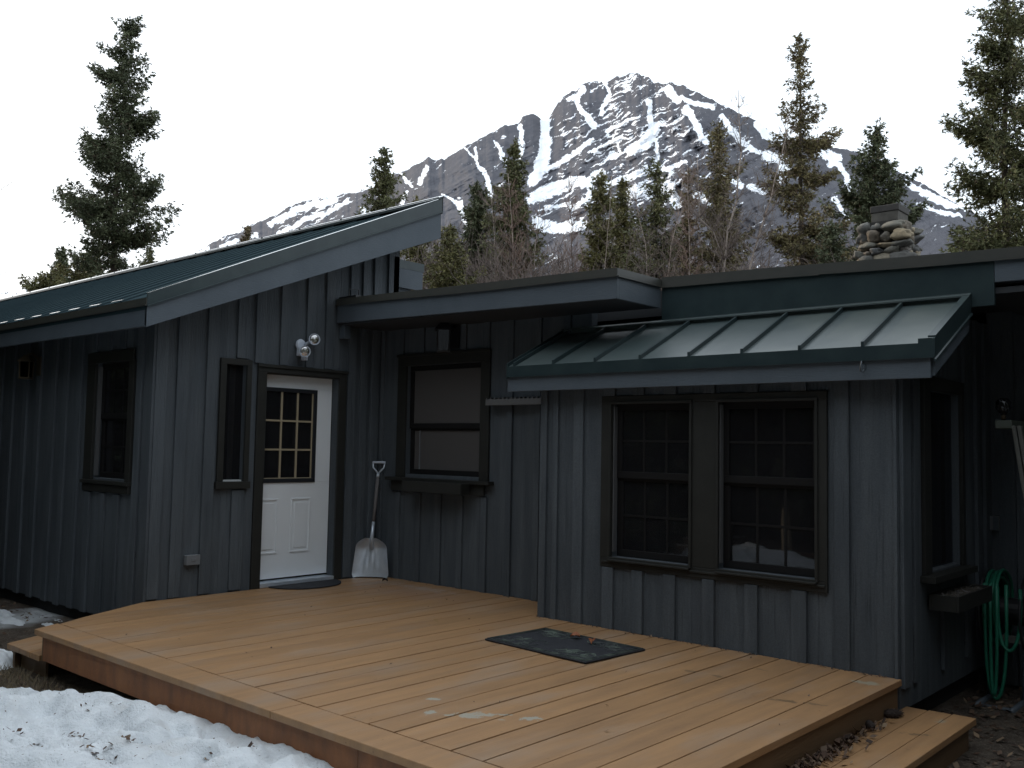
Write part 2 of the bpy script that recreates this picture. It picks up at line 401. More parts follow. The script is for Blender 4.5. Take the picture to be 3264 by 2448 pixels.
sc.view_settings.view_transform = 'Standard'; sc.view_settings.look = 'None'; sc.view_settings.exposure = .12; sc.view_settings.gamma = 1
sc.cycles.max_bounces = 6; sc.cycles.transparent_max_bounces = 8

# ================================================================== THE CABIN
house = thing('cabin', 'low dark slate board-and-batten cabin with green metal roofs, white half-glazed door and stone chimney', 'cabin')
GZ = -.38                                    # ground level (deck top is z = 0)

def wall(fr, u0, u1, b, top, openings, battens, thick=.09, name='wall', bfrom=None, btop=None, proud=.026, skip=()):
    """battened wall: top(u) gives the top edge; openings and battens along u"""
    mb = MB()
    us = sorted(set([u0, u1]+[x for o in openings for x in o[:2] if u0 < x < u1]))
    for a, c in zip(us, us[1:]):
        holes = sorted([(o[2], o[3]) for o in openings if o[0] < c-1e-6 and o[1] > a+1e-6])
        z = b
        for h0, h1 in holes:
            if h0 > z: mb.cell(fr, a, c, -thick, 0, z, z, h0, h0)
            z = h1
        mb.cell(fr, a, c, -thick, 0, z, z, top(a), top(c))
    for a, c in battens:
        segs = [(b if bfrom is None else bfrom, None)]
        mid = (a+c)/2
        for s0, s1, h0, h1 in list(skip):
            if s0 < c and s1 > a:
                new = []
                for q0, q1 in segs:
                    if q1 is None or q1 > h0:
                        if q0 < h0: new.append((q0, h0))
                        if q1 is None or q1 > h1: new.append((max(q0, h1), q1))
                    else: new.append((q0, q1))
                segs = new
        for q0, q1 in segs:
            j = random.uniform(0, .012) if q0 == (b if bfrom is None else bfrom) else 0
            t0 = q1 if q1 is not None else top(a)-.004; t1 = q1 if q1 is not None else top(c)-.004
            pr = proud+random.uniform(-.002, .002)
            mb.cell(fr, a, c, .0005, pr, q0-j, q0-j, t0, t1)
    return mb.build(name, WALL, house, bevel=.003)

# ---- left wing -----------------------------------------------------
EY, EZ, RY, RZ = -2.93, 2.60, .43, 4.115
SL = (RZ-EZ)/(RY-EY)
def roofz(y): return EZ+(y-EY)*SL
LW = front(-2.608); DW = side(0.0); KW = front(0.0); BW = front(-.589); BS = side(5.7445)
bl = [-.185, -.532, -.81, -1.114, -1.403, -1.72, -2.0, -2.373, -2.707, -3.087]
x = -3.087
while x > -11.6: x -= .33; bl.append(x)
wall(LW, -12.0, 0, -.235, lambda u: roofz(-2.608)-.115, [(-1.10, -.42, 1.04, 2.14)], [(r-.10, r) for r in bl]+[(-.10, .0195)], bfrom=-.235, skip=[(-1.275, -.325, .90, 2.24)])
gb = [(-2.402, -2.292), (-2.11, -1.995), (-1.80, -1.67), (-1.60, -1.50), (-1.32, -1.22), (-1.01, -.91), (-.775, -.675), (-.465, -.365), (-.145, -.045), (.055, .126), (-2.607, -2.50), (-.30, -.205)]
wall(DW, -2.608, .228, -.20, lambda u: roofz(u)-.115, [(-1.905, -1.685, 1.03, 2.135), (-1.52, -.58, -.20, 2.09)], gb, bfrom=.015, skip=[(-1.985, -1.62, .95, 2.20), (-1.58, -.47, -.3, 2.17)])
# hidden rear walls close the volumes
mb = MB(); mb.box(-12, 0, .14, .228, -.2, 3.5, WORLD); mb.box(-12.0, -11.9, -2.6, .14, -.3, 2.6); mb.box(-.09, 0, .23, 7.0, -.3, 2.62)
mb.box(0, 10, 6.95, 7.04, -.3, 2.55); mb.box(9.92, 10, 1.5, 6.94, -.35, 2.5)
mb.build('rear_wall', WALL, house)
mb = MB(); mb.box(-11.9, -.1, -2.5, .13, -.2, -.1); mb.box(.01, 5.6, .01, 6.9, -.2, -.1); mb.box(2.85, 5.6, -.45, 0, -.2, -.1); mb.build('floor', INTER, house)
mb = MB(); mb.box(-11.95, -.06, -2.55, -2.45, -.6, -.236); mb.build('foundation', FOUND, house)
mb = MB(); mb.box(5.58, 5.66, -.5, 1.38, -.6, -.21); mb.build('foundation', FOUND, house)

def sloped_strip(mb, x0, x1, y0, y1, zt, dz0, dz1):            # strip following roof slope; zt(y) minus dz.. 
    mb.hexa([(x0, y0, zt(y0)-dz1), (x1, y0, zt(y0)-dz1), (x1, y1, zt(y1)-dz1), (x0, y1, zt(y1)-dz1), (x0, y0, zt(y0)-dz0), (x1, y0, zt(y0)-dz0), (x1, y1, zt(y1)-dz0), (x0, y1, zt(y1)-dz0)])
mb = MB(); sloped_strip(mb, -12.4, .42, EY, RY-.01, roofz, .006, .11)
roof1 = mb.build('roof', BLUEROOF, house)
xr = .42
while xr > -12.3:
    xr -= .425; mb = MB(); sloped_strip(mb, xr-.012, xr+.012, EY-.015, RY-.16, roofz, -.008, .008); mb.build('standing_seam', BLUEROOF, roof1)
    mb = MB(); sloped_strip(mb, xr-.19, xr+.012, EY-.017, EY+.012, roofz, -.0115, -.0084); mb.build('seam_end_glint', EDGE, roof1)  # bright strip stands in for the lit seam ends
mb = MB(); sloped_strip(mb, -12.4, .452, RY-.055, RY+.012, roofz, -.058, -.050); mb.build('ridge_glint', EDGE, roof1)  # bright strip painting the sky glint along the ridge
mb = MB(); sloped_strip(mb, -12.4, .452, RY-.16, RY+.012, roofz, -.048, -.021)        # ridge cap
mb.box(-12.4, .452, RY+.002, RY+.012, 3.97, roofz(RY)+.04)
xr = .42
while xr > -12.3: xr -= .85; mb.box(xr-.008, xr+.008, RY-.06, RY-.04, roofz(RY-.05)+.045, roofz(RY-.05)+.065)
mb.build('ridge_cap', GREEN, roof1)
# eave metal and fascia
mb = MB(); mb.box(-12.4, .448, EY-.012, EY, 2.528, 2.588); mb.box(-12.4, .448, EY-.02, EY-.001, 2.522, 2.530); mb.build('drip_edge', BROWNTRIM, roof1)
mb = MB(); mb.box(-12.4, .4395, EY+.002, EY+.032, 2.352, 2.53); mb.build('fascia', TRIMW, roof1, bevel=.003)
# rake: metal trim with a sky-glint strip on top, then a board that deepens towards the ridge
y0, y1 = EY-.004, RY+.012
def tr(y): return .082+(y-y0)/(y1-y0)*.05
def fb(y): return .255+(y-y0)/(y1-y0)*.172
mb = MB()
mb.hexa([(.440, y0, roofz(y0)-tr(y0)), (.452, y0, roofz(y0)-tr(y0)), (.452, y1, roofz(y1)-tr(y1)), (.440, y1, roofz(y1)-tr(y1)),
         (.440, y0, roofz(y0)+.028), (.452, y0, roofz(y0)+.028), (.452, y1, roofz(y1)+.028), (.440, y1, roofz(y1)+.028)])
mb.hexa([(.452, y0, roofz(y0)-tr(y0)), (.462, y0, roofz(y0)-tr(y0)-.004), (.462, y1, roofz(y1)-tr(y1)-.004), (.452, y1, roofz(y1)-tr(y1)),
         (.452, y0, roofz(y0)-tr(y0)+.010), (.462, y0, roofz(y0)-tr(y0)+.004), (.462, y1, roofz(y1)-tr(y1)+.004), (.452, y1, roofz(y1)-tr(y1)+.010)])
mb.build('rake_trim', GREEN, roof1)
mb = MB(); sloped_strip(mb, .428, .4525, y0, RY-.06, roofz, -.032, -.0285); mb.build('rake_glint', EDGE, roof1)
mb = MB()
mb.hexa([(.408, y0+.006, roofz(y0)-fb(y0)), (.438, y0+.006, roofz(y0)-fb(y0)), (.438, y1-.01, roofz(y1)-fb(y1)), (.408, y1-.01, roofz(y1)-fb(y1)),
         (.408, y0+.006, roofz(y0)-.03), (.438, y0+.006, roofz(y0)-.03), (.438, y1-.01, roofz(y1)-.03), (.408, y1-.01, roofz(y1)-.03)])
mb.build('rake_board', TRIMW, roof1, bevel=.003)
mb = MB(); mb.box(-12.4, .407, RY-.045, RY-.012, 3.70, 4.0); mb.build('ridge_board', TRIMW, roof1)
mb = MB(); mb.box(-12.3, .405, -2.59, RY-.05, 0, 0)          # soffit, sloped
mb.v = []; mb.f = []; sloped_strip(mb, .002, .407, EY+.034, RY-.046, roofz, .112, .14); mb.build('soffit', SOFFIT, roof1)
# lower rear roof peeping out behind the gable
mb = MB(); mb.box(-12, -.42, .232, .95, 3.30, 3.57); rr = mb.build('roof', GREEN, house); rr['label'] = 'small rear roof behind the gable end'
mb = MB(); mb.box(-12, -.40, .232, .972, 3.484, 3.584); mb.build('drip_edge', GREEN, rr)
mb = MB(); mb.box(-.419, -.402, .232, .952, 3.255, 3.483); mb.build('fascia', TRIMW, rr)
mb = MB(); mb.box(-.6, -.44, .232, .80, 2.9, 3.3); mb.build('wall', WALL, rr)

# ---- kitchen part --------------------------------------------------
kr = [.38, .698, 1.003, 1.311, 1.635, 1.949, 2.297, 2.64]
wall(KW, .021, 2.86, -.05, lambda u: 2.67, [(.44, 1.53, 1.10, 2.24)], [(r-.07, r) for r in kr]+[(.022, .075)], bfrom=-.03, skip=[(.19, 1.72, .91, 2.365)])
def kz(x): return 2.912-.0205*x                                # roof drains to the right
xk0, xk1 = .024, 3.587
mb = MB(); mb.hexa([(xk0, -.615, 2.64), (xk1-.02, -.615, 2.60), (xk1-.02, 0, 2.60), (xk0, 0, 2.64), (xk0, -.615, kz(xk0)-.02), (xk1-.02, -.615, kz(xk1)-.02), (xk1-.02, 0, kz(xk1)-.02), (xk0, 0, kz(xk0)-.02)])
mb.hexa([(-.3, .24, 2.57), (10.2, .0, 2.53), (10.2, 7.1, 2.53), (-.3, 7.1, 2.57), (-.3, .24, 2.86), (10.2, 0, 2.62), (10.2, 7.1, 2.62), (-.3, 7.1, 2.86)])
roof2 = mb.build('roof', SOFFIT, house); roof2['label'] = 'flat roof slab over the middle of the cabin'
mb = MB()
mb.hexa([(xk0, -.640, 2.660), (xk1, -.640, 2.596), (xk1, -.610, 2.596), (xk0, -.610, 2.660), (xk0, -.640, kz(xk0)-.02), (xk1, -.640, kz(xk1)-.02), (xk1, -.610, kz(xk1)-.02), (xk0, -.610, kz(xk0)-.02)])
mb.hexa([(xk1-.03, -.609, 2.596), (xk1-.001, -.609, 2.596), (xk1-.001, -.003, 2.596), (xk1-.03, -.003, 2.596), (xk1-.03, -.609, kz(xk1)-.02), (xk1-.001, -.609, kz(xk1)-.02), (xk1-.001, -.003, kz(xk1)-.02), (xk1-.03, -.003, kz(xk1)-.02)])
mb.build('fascia', TRIMW, roof2, bevel=.003)
mb = MB()
def strip(mb, x0, x1, y0, y1, z0a, z0b, z1a, z1b): mb.hexa([(x0, y0, z0a), (x1, y0, z0b), (x1, y1, z0b), (x0, y1, z0a), (x0, y0, z1a), (x1, y0, z1b), (x1, y1, z1b), (x0, y1, z1a)])
nseg = 12                                                      # slightly wavy drip edge
for i in range(nseg):
    a, b = xk0+(xk1+.012-xk0)*i/nseg, xk0+(xk1+.012-xk0)*(i+1)/nseg
    j0, j1 = [.004*math.sin(q*2.3) for q in (a, b)]
    strip(mb, a, b, -.655, -.640, kz(a)-.068+j0, kz(b)-.068+j1, kz(a)+j0*.4, kz(b)+j1*.4)
    strip(mb, a, b, -.664, -.655, kz(a)-.072+j0, kz(b)-.072+j1, kz(a)-.060+j0, kz(b)-.060+j1)
mb.box(xk1+.0005, xk1+.012, -.64, -.012, kz(xk1)-.066, kz(xk1)); mb.box(xk1+.012, xk1+.02, -.65, -.012, kz(xk1)-.07, kz(xk1)-.058)
strip(mb, xk0, xk1, -.64, .0, kz(xk0)-.012, kz(xk1)-.012, kz(xk0)-.001, kz(xk1)-.001)
mb.build('drip_edge', BROWNTRIM, roof2)
mb = MB(); mb.box(.021, .10, -.60, -.52, 2.50, 2.66); mb.build('roof_ledger', TRIMW, roof2)
mb = MB(); mb.tube([(.05, -.52, 2.90), (.05, -.51, 3.035), (.05, -.385, 3.042), (.05, -.375, 2.90)], .006, 6); mb.box(.02, .30, -.62, -.40, 2.913, 2.935); mb.build('wire_bracket', BLACKM, roof2)

# ---- bay -----------------------------------------------------------
bb = [(2.795, 2.865), (2.93, 2.985), (3.148, 3.247), (3.451, 3.556), (3.73, 3.829), (4.014, 4.118), (4.347, 4.444), (4.685, 4.785), (5.033, 5.142), (5.336, 5.436)]
bayskip = [(3.43, 5.29, .475, 1.825)]
wall(BW, 2.795, 5.72, -.30, lambda u: 2.12, [(3.535, 4.25, .56, 1.765), (4.475, 5.215, .56, 1.765)], bb+[(5.722, 5.7445)], bfrom=.0, skip=bayskip)
wall(BS, -.588, 1.40, -.205, lambda u: min(2.45, 2.092+(u+.746)*.482-.10), [(-.03, .66, .62, 1.85)], [(-.575, -.43), (-.36, -.28), (.20, .27), (.74, .84), (1.02, 1.10), (1.25, 1.40)], bfrom=-.06, skip=[(-.17, .72, .44, 1.95)])
mb = MB(); mb.cell(side(2.795), -.498, -.022, 0, .075, -.2, -.2, 2.10, 2.33); mb.build('wall', WALL, house)
mb = MB(); mb.box(5.746, 10, 1.41, 1.5, -.36, 2.55)
for i in range(13): mb.box(5.95+i*.32, 6.03+i*.32, 1.39, 1.4095, -.36, 2.53)
mb.build('wall', WALL, house, bevel=.003)
def bz(y): return 2.092+(y+.746)*.482
mb = MB(); sloped_strip(mb, 2.545, 6.012, -.744, -.001, bz, .002, .03); roof3 = mb.build('roof', BAYROOF, house); roof3['label'] = 'small sloping standing seam metal roof over the double window'
for k in range(8): mb = MB(); sloped_strip(mb, 2.604+k*.4255-.010, 2.604+k*.4255+.010, -.750, -.03, bz, -.032, .004); mb.build('standing_seam', GREEN, roof3, bevel=.002)
mb = MB(); sloped_strip(mb, 2.535, 6.03, -.045, -.003, lambda y: bz(y)+.045, 0, .010); mb.box(2.535, 6.03, -.012, -.0025, 2.44, 2.495); mb.build('flashing', BAYROOF, roof3)
mb = MB(); mb.box(2.530, 6.022, -.760, -.746, 2.0, 2.088); mb.box(2.530, 6.026, -.770, -.760, 1.995, 2.006); mb.build('drip_edge', GREEN, roof3)
for xx, s in ((2.531, -1), (6.016, 1)):
    mb = MB(); mb.hexa([(xx, -.762, bz(-.762)-.10), (xx+.014, -.762, bz(-.762)-.10), (xx+.014, -.004, bz(0)-.10), (xx, -.004, bz(0)-.10), (xx, -.762, bz(-.762)+.03), (xx+.014, -.762, bz(-.762)+.03), (xx+.014, -.004, bz(0)+.03), (xx, -.004, bz(0)+.03)])
    if s < 0: mb.build('rake_trim', GREEN, roof3)
mb.hexa([(6.030, -.77, bz(-.77)-.105), (6.040, -.77, bz(-.77)-.108), (6.040, -.004, bz(0)-.108), (6.030, -.004, bz(0)-.105), (6.030, -.77, bz(-.77)-.092), (6.040, -.77, bz(-.77)-.096), (6.040, -.004, bz(0)-.096), (6.030, -.004, bz(0)-.092)])
sloped_strip(mb, 5.985, 6.031, -.745, -.004, bz, -.042, -.030)
mb.box(5.93, 6.015, -.757, -.742, 2.086, 2.118)
mb.build('rake_trim', GREEN, roof3)
mb = MB(); mb.box(2.535, 6.0, -.745, -.715, 1.874, 2.01); mb.build('fascia', TRIMW, roof3, bevel=.003)
for xx in (5.985, 2.537):
    mb = MB(); mb.hexa([(xx, -.714, bz(-.746)-.218+.015), (xx+.03, -.714, bz(-.746)-.218+.015), (xx+.03, -.004, bz(0)-.218), (xx, -.004, bz(0)-.218), (xx, -.714, bz(-.746)-.06), (xx+.03, -.714, bz(-.746)-.06), (xx+.03, -.004, bz(0)-.06), (xx, -.004, bz(0)-.06)])
    mb.build('rake_board', TRIMW, roof3, bevel=.003)
mb = MB(); sloped_strip(mb, 2.57, 5.98, -.71, -.01, bz, .10, .12); mb.build('soffit', SOFFIT, roof3)
# upper band above the bay (dark green metal) with its drip edge running on over the porch
def uz(x): return 2.856-.0325*(x-3.59)
mb = MB(); strip(mb, 3.5965, 6.172, -.002, .03, 2.40, 2.40, uz(3.5965)-.02, uz(6.172)-.02); band = mb.build('roof', GREEN, house); band['label'] = 'dark green metal band above the bay roof'
mb = MB(); strip(mb, 6.173, 10.2, .000, .03, 2.552, 2.50, uz(6.173)-.02, uz(10.2)-.02); mb.build('fascia', TRIMW, band, bevel=.003)
mb = MB()
nseg = 24
for i in range(nseg):
    a, b = 3.602+6.6*i/nseg, 3.602+6.6*(i+1)/nseg
    o = .010 if a < 4.9 else 0
    j0, j1 = [.004*math.sin(q*3.1) for q in (a, b)]
    strip(mb, a, b, -.018, -.003, uz(a)-.078-o*.6+j0, uz(b)-.078-o*.6+j1, uz(a)+j0*.5, uz(b)+j1*.5)
    strip(mb, a, b, -.026, -.018, uz(a)-.082-o*.6+j0, uz(b)-.082-o*.6+j1, uz(a)-.070-o*.6+j0, uz(b)-.070-o*.6+j1)
    strip(mb, a, b, -.003, .5, uz(a)-.01, uz(b)-.01, uz(a)-.001, uz(b)-.001)
mb.build('drip_edge', BROWNTRIM, band)
mb = MB(); mb.box(6.05, 10.1, .031, 1.38, 2.48, 2.52); mb.build('porch_ceiling', SOFFIT, house)

# ---- windows and door ----------------------------------------------
def sash_ring(mb, fr, u0, u1, z0, z1, wd, n0, n1):
    mb.box(u0, u1, n0, n1, z0, z0+wd, fr); mb.box(u0, u1, n0, n1, z1-wd, z1, fr)
    mb.box(u0, u0+wd, n0, n1, z0+wd, z1-wd, fr); mb.box(u1-wd, u1, n0, n1, z0+wd, z1-wd, fr)
def pane(fr, u0, u1, z0, z1, n, m, par):
    mb = MB(); mb.box(u0, u1, n-.004, n, z0, z1, fr); return mb.build('glass_pane', m, par)
def double_hung(fr, par, u0, u1, z0, z1, zm, m, grid=None, glassw=.075):
    for a, b, n in ((zm-.02, z1, -.038), (z0, zm+.012, -.058)):
        mb = MB(); sash_ring(mb, fr, u0, u1, a, b, glassw*.72, n-.028, n); s = mb.build('sash', SASH, par, bevel=.003)
        pane(fr, u0+.03, u1-.03, a+.03, b-.03, n-.014, m, par)
        if grid:
            mb = MB(); w_ = glassw*.7
            for i in range(1, grid[0]): c = u0+w_+(u1-u0-2*w_)*i/grid[0]; mb.box(c-.009, c+.009, n-.013, n-.009, a+w_, b-w_, fr)
            for i in range(1, grid[1]): c = a+w_+(b-a-2*w_)*i/grid[1]; mb.box(u0+w_, u1-w_, n-.0133, n-.0093, c-.009, c+.009, fr)
            mb.build('muntin_grid', SASH, par)
    return
# double window in the bay
mb = MB(); f = BW
mb.box(3.431, 5.288, .0005, .026, 1.765, 1.823, f); mb.box(3.431, 3.535, .0005, .026, .553, 1.765, f); mb.box(5.215, 5.288, .0005, .026, .553, 1.765, f)
mb.box(4.25, 4.475, .0005, .024, .553, 1.765, f); mb.box(3.431, 5.288, .0005, .024, .478, .553, f); mb.box(3.45, 5.275, .024, .036, .512, .530, f)
for a, b in ((3.512, 4.262), (4.462, 5.228)):                  # storm frames stand proud inside the casing
    sash_ring(mb, f, a, b, .540, 1.778, .022, .026, .040)
win = mb.build('window', CASING, house, bevel=.004); win['label'] = 'wide double window with two double-hung sashes under the small metal roof'
double_hung(f, win, 3.534, 4.251, .562, 1.765, 1.195, GLASS, (3, 2))
double_hung(f, win, 4.474, 5.216, .562, 1.765, 1.195, GLASS, (3, 2))
for p_, q_ in ((3.52, 4.255), (4.47, 5.222)): mb = MB(); mb.box(p_, q_, .038, .060, .530, .545, f); mb.build('sill', CASING, win, bevel=.003)
for p_ in (3.540, 4.480): mb = MB(); mb.box(p_, p_+.010, -.03, .012, .60, 1.74, f); mb.build('sash_track', mat('dull_sash_track', (.09, .092, .095), .5) if p_ < 4 else MATS['dull_sash_track'], win)
# kitchen window with a pale blind
f = KW; mb = MB()
mb.box(.308, 1.649, .0005, .028, 2.24, 2.357, f); mb.box(.308, .44, .0005, .028, 1.066, 2.24, f); mb.box(1.53, 1.649, .0005, .028, 1.066, 2.24, f); mb.box(.30, 1.66, .028, .045, 2.335, 2.362, f)
win = mb.build('window', CASING, house, bevel=.004); win['label'] = 'single window with a pale blind behind it, above the flower box'
double_hung(f, win, .44, 1.53, 1.10, 2.24, 1.60, GLASSD)
mb = MB(); mb.box(.203, 1.713, .0, .085, 1.030, 1.066, f); mb.build('sill', CASING, win, bevel=.004)
mb = MB(); mb.box(.262, 1.615, .021, .045, .925, 1.029, f); mb.build('apron', CASING, win, bevel=.003)
mb = MB(); mb.box(.46, 1.51, -.128, -.12, 1.12, 2.22, f); mb.build('blind', PALE, win)
mb = MB(); mb.box(.575, .587, -.070, -.060, 1.152, 1.56, f); mb.box(.575, 1.475, -.070, -.060, 1.140, 1.152, f); mb.build('screen_frame', GREYP, win)
# left-wing window
f = LW; mb = MB()
mb.box(-1.266, -.330, .0205, .034, 2.13, 2.23, f); mb.box(-1.266, -1.10, .0005, .03, 1.0, 2.13, f); mb.box(-.42, -.330, .0005, .03, 1.0, 2.13, f)
win = mb.build('window', CASING, house, bevel=.003); win['label'] = 'narrow double-hung window on the shaded left wall'
double_hung(f, win, -1.10, -.42, 1.04, 2.13, 1.62, GLASS, (3, 2))
mb = MB(); mb.box(-1.275, -.325, .001, .055, .985, 1.02, f); mb.box(-1.26, -.335, .001, .035, .912, .984, f); mb.build('sill', CASING, win, bevel=.004)
mb = MB(); mb.box(-1.088, -1.074, -.035, .004, 1.06, 2.1, f); mb.build('sash_track', MATS['dull_sash_track'], win)
# sidelight
f = DW; mb = MB()
mb.box(-1.968, -1.632, .0005, .028, 2.135, 2.190, f); mb.box(-1.968, -1.905, .0005, .028, 1.03, 2.135, f); mb.box(-1.685, -1.632, .0005, .028, 1.03, 2.135, f)
win = mb.build('window', CASING, house, bevel=.003); win['label'] = 'tall narrow sidelight window left of the door'
mb = MB(); mb.box(-1.985, -1.622, .0, .05, .963, 1.029, f); mb.build('sill', CASING, win, bevel=.003)
pane(f, -1.905, -1.685, 1.03, 2.135, -.05, GLASS, win)
mb = MB(); mb.box(-1.815, -1.760, -.07, -.056, 1.03, 2.135, f); mb.build('mullion', WHITEP, win)
mb = MB(); mb.box(-1.90, -1.69, -.05, -.002, 1.03, 1.045, f); mb.build('inner_sill', WHITEP, win)
# side window of the bay
f = BS; mb = MB()
mb.box(-.165, -.03, .0005, .028, .605, 1.94, f); mb.box(.66, .722, .0005, .028, .605, 1.94, f); mb.box(-.03, .66, .0005, .028, 1.85, 1.94, f)
win = mb.build('window', CASING, house, bevel=.003); win['label'] = 'window on the right end wall of the bay'
pane(f, -.03, .66, .62, 1.85, -.05, GLASS, win)
mb = MB(); mb.box(-.028, -.012, -.045, -.02, .62, 1.85, f)
for z in (.895, 1.193, 1.493): mb.box(-.012, .22, -.078, -.062, z-.012, z+.012, f)
mb.box(.215, .235, -.078, -.062, .62, 1.85, f); mb.build('muntin_grid', WHITEP, win)
mb = MB(); mb.box(-.20, .74, .0, .10, .560, .604, f); mb.build('sill', CASING, win, bevel=.003)
mb = MB(); mb.box(.235, .66, -.085, -.08, .62, 1.85, f); mb.build('blind', SOFFIT, win)
# door
f = DW; mb = MB()
mb.box(-1.562, -.483, .0005, .026, 2.085, 2.160, f); mb.box(-1.562, -1.462, .0005, .026, .0, 2.085, f); mb.box(-.578, -.483, .0005, .026, .0, 2.085, f)
mb.box(-1.575, -.470, .026, .040, 2.135, 2.166, f); mb.box(-.5785, -.566, -.10, .0, .0, 2.085, f); mb.box(-1.52, -1.462, -.10, .0004, .0, 2.088, f); mb.box(-1.47, -.57, -.10, .0004, 2.078, 2.10, f)
fr_ = mb.build('door_frame', CASING, house, bevel=.003)
mb = MB(); xo = -.10
def dbox(u0, u1, z0, z1, a=-.045, b=0): mb.box(u0, u1, xo+a, xo+b, z0, z1, f)
lz0, lz1, lu0, lu1 = 1.005, 1.952, -1.425, -.772
dbox(-1.60, -.579, .062, lz0); dbox(-1.60, -.579, lz1, 2.085); dbox(-1.60, lu0, lz0, lz1); dbox(lu1, -.579, lz0, lz1)
for a, b in ((-1.44, -1.20), (-1.05, -.812)):                   # raised panels
    sash_ring(mb, f, a, b, .305, .848, .018, xo, xo+.009); mb.box(a+.045, b-.045, xo, xo+.007, .35, .803, f)
door = mb.build('door', WHITE, house, bevel=.004); door['label'] = 'white half-glazed door with two raised panels'
mb = MB(); sash_ring(mb, f, lu0, lu1, lz0, lz1, .040, xo, xo+.014); mb.build('window_frame', LITE, door, bevel=.003)
pane(f, lu0+.03, lu1-.03, lz0+.03, lz1-.03, xo-.012, GLASS, door)
mb = MB(); a, b, c, d = lu0+.04, lu1-.04, lz0+.04, lz1-.04
for i in range(1, 3): q = a+(b-a)*i/3; mb.box(q-.010, q+.010, xo-.011, xo-.001, c, d, f)
for i in range(1, 3): q = c+(d-c)*i/3; mb.box(a, b, xo-.0112, xo-.0012, q-.009, q+.009, f)
mb.box(b-.012, b, xo-.0111, xo-.0011, c, d, f); mb.box(a, b, xo-.0113, xo-.0013, c, c+.008, f)
mb.build('muntin_grid', MUNT, door)
mb = MB(); mb.box(-1.46, -.58, -.14, .03, .002, .045, f); mb.build('threshold', ALU, door, bevel=.006)

# ---- chimney -------------------------------------------------------
mb = MB(); mb.hexa([(2.93, 6.06, 2.6), (3.46, 6.06, 2.6), (3.46, 6.60, 2.6), (2.93, 6.60, 2.6), (2.99, 6.10, 4.58), (3.40, 6.10, 4.58), (3.40, 6.54, 4.58), (2.99, 6.54, 4.58)])
chim = mb.build('chimney', MORTAR, house); chim['label'] = 'chimney of rounded river stones'
mb = MB(); k = 0; z = 3.70; rn = random.Random(11)
while z < 4.50:
    h = rn.uniform(.09, .17); t = (z-3.7)/.85; ins = .05*t
    for (ax, a0, a1, c, dirn) in (('x', 2.88+ins, 3.50-ins, 6.06+ins, 0), ('y', 6.08+ins, 6.62-ins, 3.47-ins, 1), ('x', 2.88+ins, 3.50-ins, 6.60-ins, 0), ('y', 6.08+ins, 6.62-ins, 2.92+ins, 1)):
        q = a0-rn.uniform(0, .06)
        while q < a1:
            wd = rn.uniform(.11, .34); hh = h*rn.uniform(.75, 1.1)
            if wd > .22 and rn.random() < .5: hh *= .75
            cc = c+rn.uniform(-.025, .025); zz = z+h/2+rn.uniform(-.02, .02)
            mid = min(q+wd/2, a1+.02); til = rn.uniform(-.4, .3)
            if ax == 'x': mb.blob((mid, cc, zz), (wd*.53, .10, hh*.54, til), k, 3, .17)
            else: mb.blob((cc, mid, zz), (.10, wd*.53, hh*.54, 0), k, 3, .17)
            k += 1; q += wd*.96
    z += h*.92
mb.build('stone_facing', STONE, chim, smooth=True)
mb = MB(); mb.box(3.06, 3.42, 6.11, 6.50, 4.48, 4.705); mb.build('flue_block', CONC, chim, bevel=.006)
mb = MB(); mb.box(3.045, 3.435, 6.10, 6.515, 4.706, 4.80); mb.build('chimney_cap', SOOT, chim, bevel=.01)

# ================================================================== DECK
deck = thing('deck', 'wide tan painted plank deck with an orange-brown skirt in front of the cabin', 'deck')
seams = [.53, .722, .92, 1.12, 1.32, 1.51, 1.714, 1.896, 2.125, 2.32, 2.51, 2.725, 2.918, 3.139, 3.319, 3.53, 3.728, 3.931, 4.146, 4.348, 4.537, 4.740, 4.948, 5.166, 5.367, 5.558, 5.765]
def ydiag(x): return -3.77+(.612-x)*1.917
mb = MB(); rn = random.Random(3)
xs = [.02, .16, .345]+seams
for a, b in zip(xs, xs[1:]):
    g = rn.choice([.0025, .0045, .0065, .0085]); a_, b_ = a+g, b-g*.6
    ya, yb = max(-3.548, ydiag(a_)), max(-3.548, ydiag(b_)); dz = rn.uniform(-.0025, .001)
    ye = -.006 if b < 2.80 else -.600
    if b > 2.80 and a < 2.77: ye = -.600
    mb.hexa([(a_, ya, -.038), (b_, yb, -.038), (b_, ye, -.038), (a_, ye, -.038), (a_, ya, dz), (b_, yb, dz), (b_, ye, dz), (a_, ye, dz)])
mb.hexa([(2.722, -.597, -.038), (2.79, -.597, -.038), (2.79, -.01, -.038), (2.722, -.01, -.038), (2.722, -.597, -.001), (2.79, -.597, -.001), (2.79, -.01, -.001), (2.722, -.01, -.001)])
mb.build('deck_boards', DECK, deck, bevel=.003)
mb = MB()
mb.hexa([(.612, -3.77, -.040), (3.62, -3.77, -.040), (3.62, -3.556, -.040), (.500, -3.556, -.040), (.612, -3.77, .001), (3.62, -3.77, .001), (3.62, -3.556, .001), (.500, -3.556, .001)])
mb.box(3.623, 5.765, -3.77, -3.556, -.040, .0)
mb.build('edge_board', DECK, deck, bevel=.005)
mb = MB(); mb.box(.69, 4.30, -3.735, -3.70, -.222, -.042); mb.build('skirt_board', RISER, deck, bevel=.004)
mb = MB(); mb.box(4.303, 5.72, -3.735, -3.70, -.222, -.042); mb.build('skirt_board', RISER, deck, bevel=.004)
mb = MB(); d = Vector((-.612, 1.17, 0)).normalized(); nn = Vector((-d.y, d.x, 0))
P0 = Vector((.672, -3.735, 0)); P1 = P0+d*1.3
